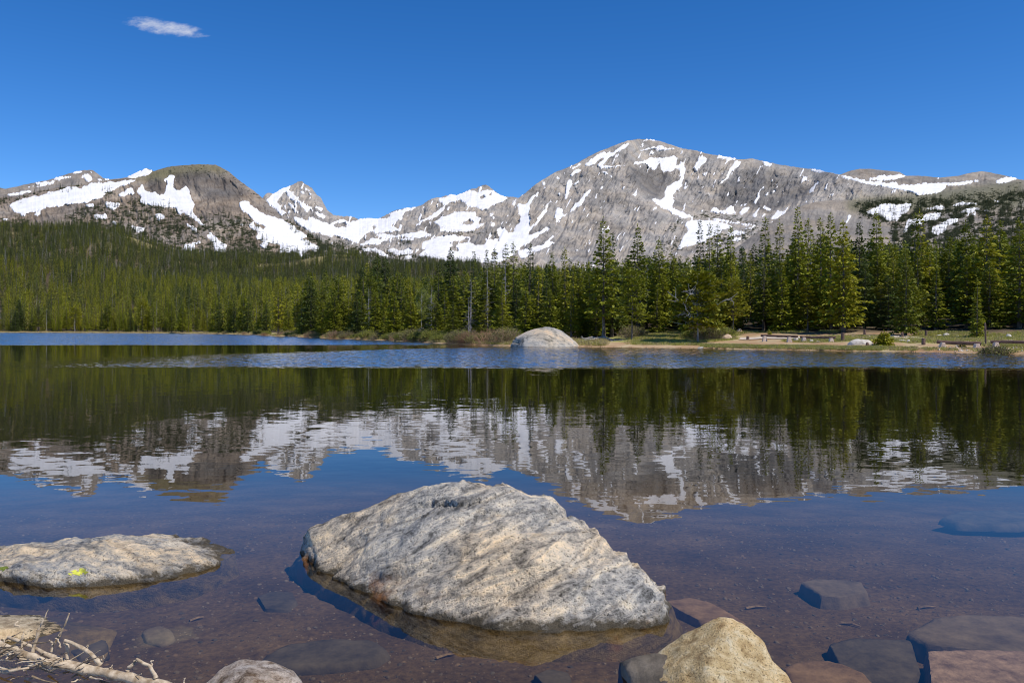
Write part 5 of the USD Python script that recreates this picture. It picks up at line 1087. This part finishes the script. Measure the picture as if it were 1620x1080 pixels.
# gravel path along the right bank
path_px = pts("1170,536.5 1215,535 1250,534.6 1335,535.2 1385,535.6 1425,536.5 1460,538.2 1520,538.6 1580,539.0 1660,540.5")
pc = dense(np.array([bank(x, y) for x, y in path_px])[:, :2], 0.5); tn = np.gradient(pc, axis=0); tn /= np.linalg.norm(tn, axis=1, keepdims=True); nrm = np.c_[-tn[:, 1], tn[:, 0]]
offs = np.linspace(-1, 1, 9); half = np.interp(pc[:, 0], [18, 24, 30, 44], [0.7, 1.0, 1.9, 2.2]) + (fbm(np.c_[pc * 0.7, 0 * pc[:, 0]], 3, 4) - 0.5) * 0.8
pg = pc[:, None] + nrm[:, None] * (offs[None, :, None] * half[:, None, None])
pz = ground_z(pg[..., 0], pg[..., 1]) + 0.045
obj('path', (np.concatenate([pg, pz[..., None]], -1).reshape(-1, 3), tris(grid_faces(len(pc), 9))), 'path_gravel', smooth=True, kind='structure', label='pale gravel path running along the right bank', cat='path')

# ------------------------------------------------------------------ shrubs
for k in range(4):
    s_, l_ = shrub(2.6, 1.6, 900 + k, leafy=[0.35, 0.15, 0.8, 2.2][k]); tree_shape(f'willow_shape_{k:03d}', s_, l_, ['willow_twigs', 'willow_twigs_red', 'willow_twigs', 'willow_twigs'][k], ['willow_leaves', 'willow_leaves', 'willow_leaves', 'willow_green'][k], ('stems', 'leaves'))
g = np.random.default_rng(17)
willows = []
for px in np.concatenate([np.arange(482, 815, 8.0), np.arange(360, 482, 16.0)]):
    px = px + g.uniform(-4, 4); x1 = np.interp(px, shore_px[:, 0], shore_px[:, 1]); ds = EYE * F / (x1 - HY)
    for row in range(1 if g.random() < 0.45 else 2): willows.append((px + g.uniform(-4, 4), ds + 1.8 + row * 3.2 + g.uniform(0, 2), g.uniform(0.35, 1.05) * (1.0 if px > 640 else 0.85)))
willows += [(997, 76, 0.8), (1004, 77, 0.7), (1098, 72, 0.6), (1120, 70, 0.8), (1126, 71, 0.9)]
for px, d, s in willows:
    q = ground_at(px, d); thing('willow_shrub', q, g.uniform(0, 6.28), (s * g.uniform(0.9, 1.4), s, s), shapes[f'willow_shape_{int(g.integers(4)):03d}'], label='brownish twiggy willow clump in the thicket along the far water edge' if px < 830 else 'brownish twiggy shrub at the edge of the trees on the right bank', cat='shrub', group='willow thicket along the far water edge' if px < 830 else 'shrubs at the edge of the trees')
def young_conifer(label, px, pyb, pyt, wpx, seed, leaf='needles_yellow', name='young_conifer'):
    q = bank(px, pyb); h = (pyb - pyt) / F * q[1]; r = wpx / 2 / F * q[1]
    tk, cr = conifer(h, r * 1.0, seed, whorl=0.09, per=11, gap=0.10, n_t=6, size=0.19, bare=0.02)
    t_ = thing(name, q, 0, label=label, cat='bush' if name == 'bush' else 'shrub'); obj('trunk', tk, 'bark', t_); obj('crown', cr, leaf, t_)
young_conifer('bright green round young conifer bush on the bank between the benches', 1399, 545.5, 523, 36, 951, name='bush')
young_conifer('tiny yellow-green sapling beyond the path right of the bush', 1450, 532.5, 526, 7, 952)
young_conifer('small green sapling growing under the thick log bench', 1523, 549, 541.5, 13, 953, 'needles_green')
young_conifer('small bright sapling behind the first log bench', 1217, 529, 522.5, 6, 954)
q = bank(1574, 560.5); s_, l_ = shrub(1.25, 0.5, 960, leafy=0.5, n=150); t_ = thing('bush', q, 0, label='low reddish-brown mound of brush at the water edge on the far right', cat='bush'); obj('stems', s_, 'willow_twigs', t_); obj('leaves', l_, 'willow_leaves', t_)

# grass on the right bank and dry sedge along the far shore
def blades(seed, n=26, h=0.22):
    g = np.random.default_rng(seed); b = np.c_[g.normal(0, 0.13, (n, 2)), np.zeros(n)]; al = np.c_[g.normal(0, 0.35, (n, 2)), np.ones(n)]; al /= np.linalg.norm(al, axis=1, keepdims=True); an = g.uniform(0, 6.28, n)
    return tufts(b, al, np.c_[np.cos(an), np.sin(an), 0 * an], h * g.uniform(0.5, 1.1, n), np.full(n, 0.012), np.zeros(n))
def turf(n, lo, hi, seed, dens, protos, label, height, smax):
    g = np.random.default_rng(seed); px = g.uniform(lo, hi, n); x1 = np.interp(px, shore_px[:, 0], shore_px[:, 1]); ds = EYE * F / (x1 - HY); d = ds + smax * g.random(n) ** 1.3; x = (px - CX) / F * d
    s = shore_distance(x, d); bare = fbm(np.c_[x / 9.0, d / 9.0, 0 * x], 4, 31); k = (s > 0.25) & (g.random(n) < dens(px, s, bare)); px, d, x = px[k], d[k], x[k]
    sc = g.uniform(0.5, 1.3, len(x)) * height
    instancer(path_for('grass', '/World'), protos, np.c_[x, d, ground_z(x, d)], np.c_[sc * 1.3, sc * 1.3, sc], g.uniform(0, 6.28, len(x)), g.integers(0, len(protos), len(x)), label, 'grass')
gb = [[('blades', blades(k), m)] for k, m in enumerate(['grass_blades', 'grass_blades', 'grass_dry'])]
gd = [[('blades', blades(10 + k, 20, 0.35), m)] for k, m in enumerate(['grass_dry', 'grass_blades', 'grass_dry'])]
turf(46000, 960, 1660, 3, lambda px, s, b: np.where(s < 2.2, 0.9, 0.8 * (1 - sstep(0.50, 0.57, b))) * np.where(px < 1110, sstep(985, 1030, px) * (s > 1.6), 1) * np.where(px > 1395, np.where(s < 4.0, 0.10 + 0.25 * (px < 1450), 0.6), 1), gb, 'short green grass on the right bank', 0.75, 22)
turf(9000, -60, 960, 4, lambda px, s, b: 0.8 * (s > 0.4), gd, 'dry yellow sedge along the far water edge', 1.0, 7)
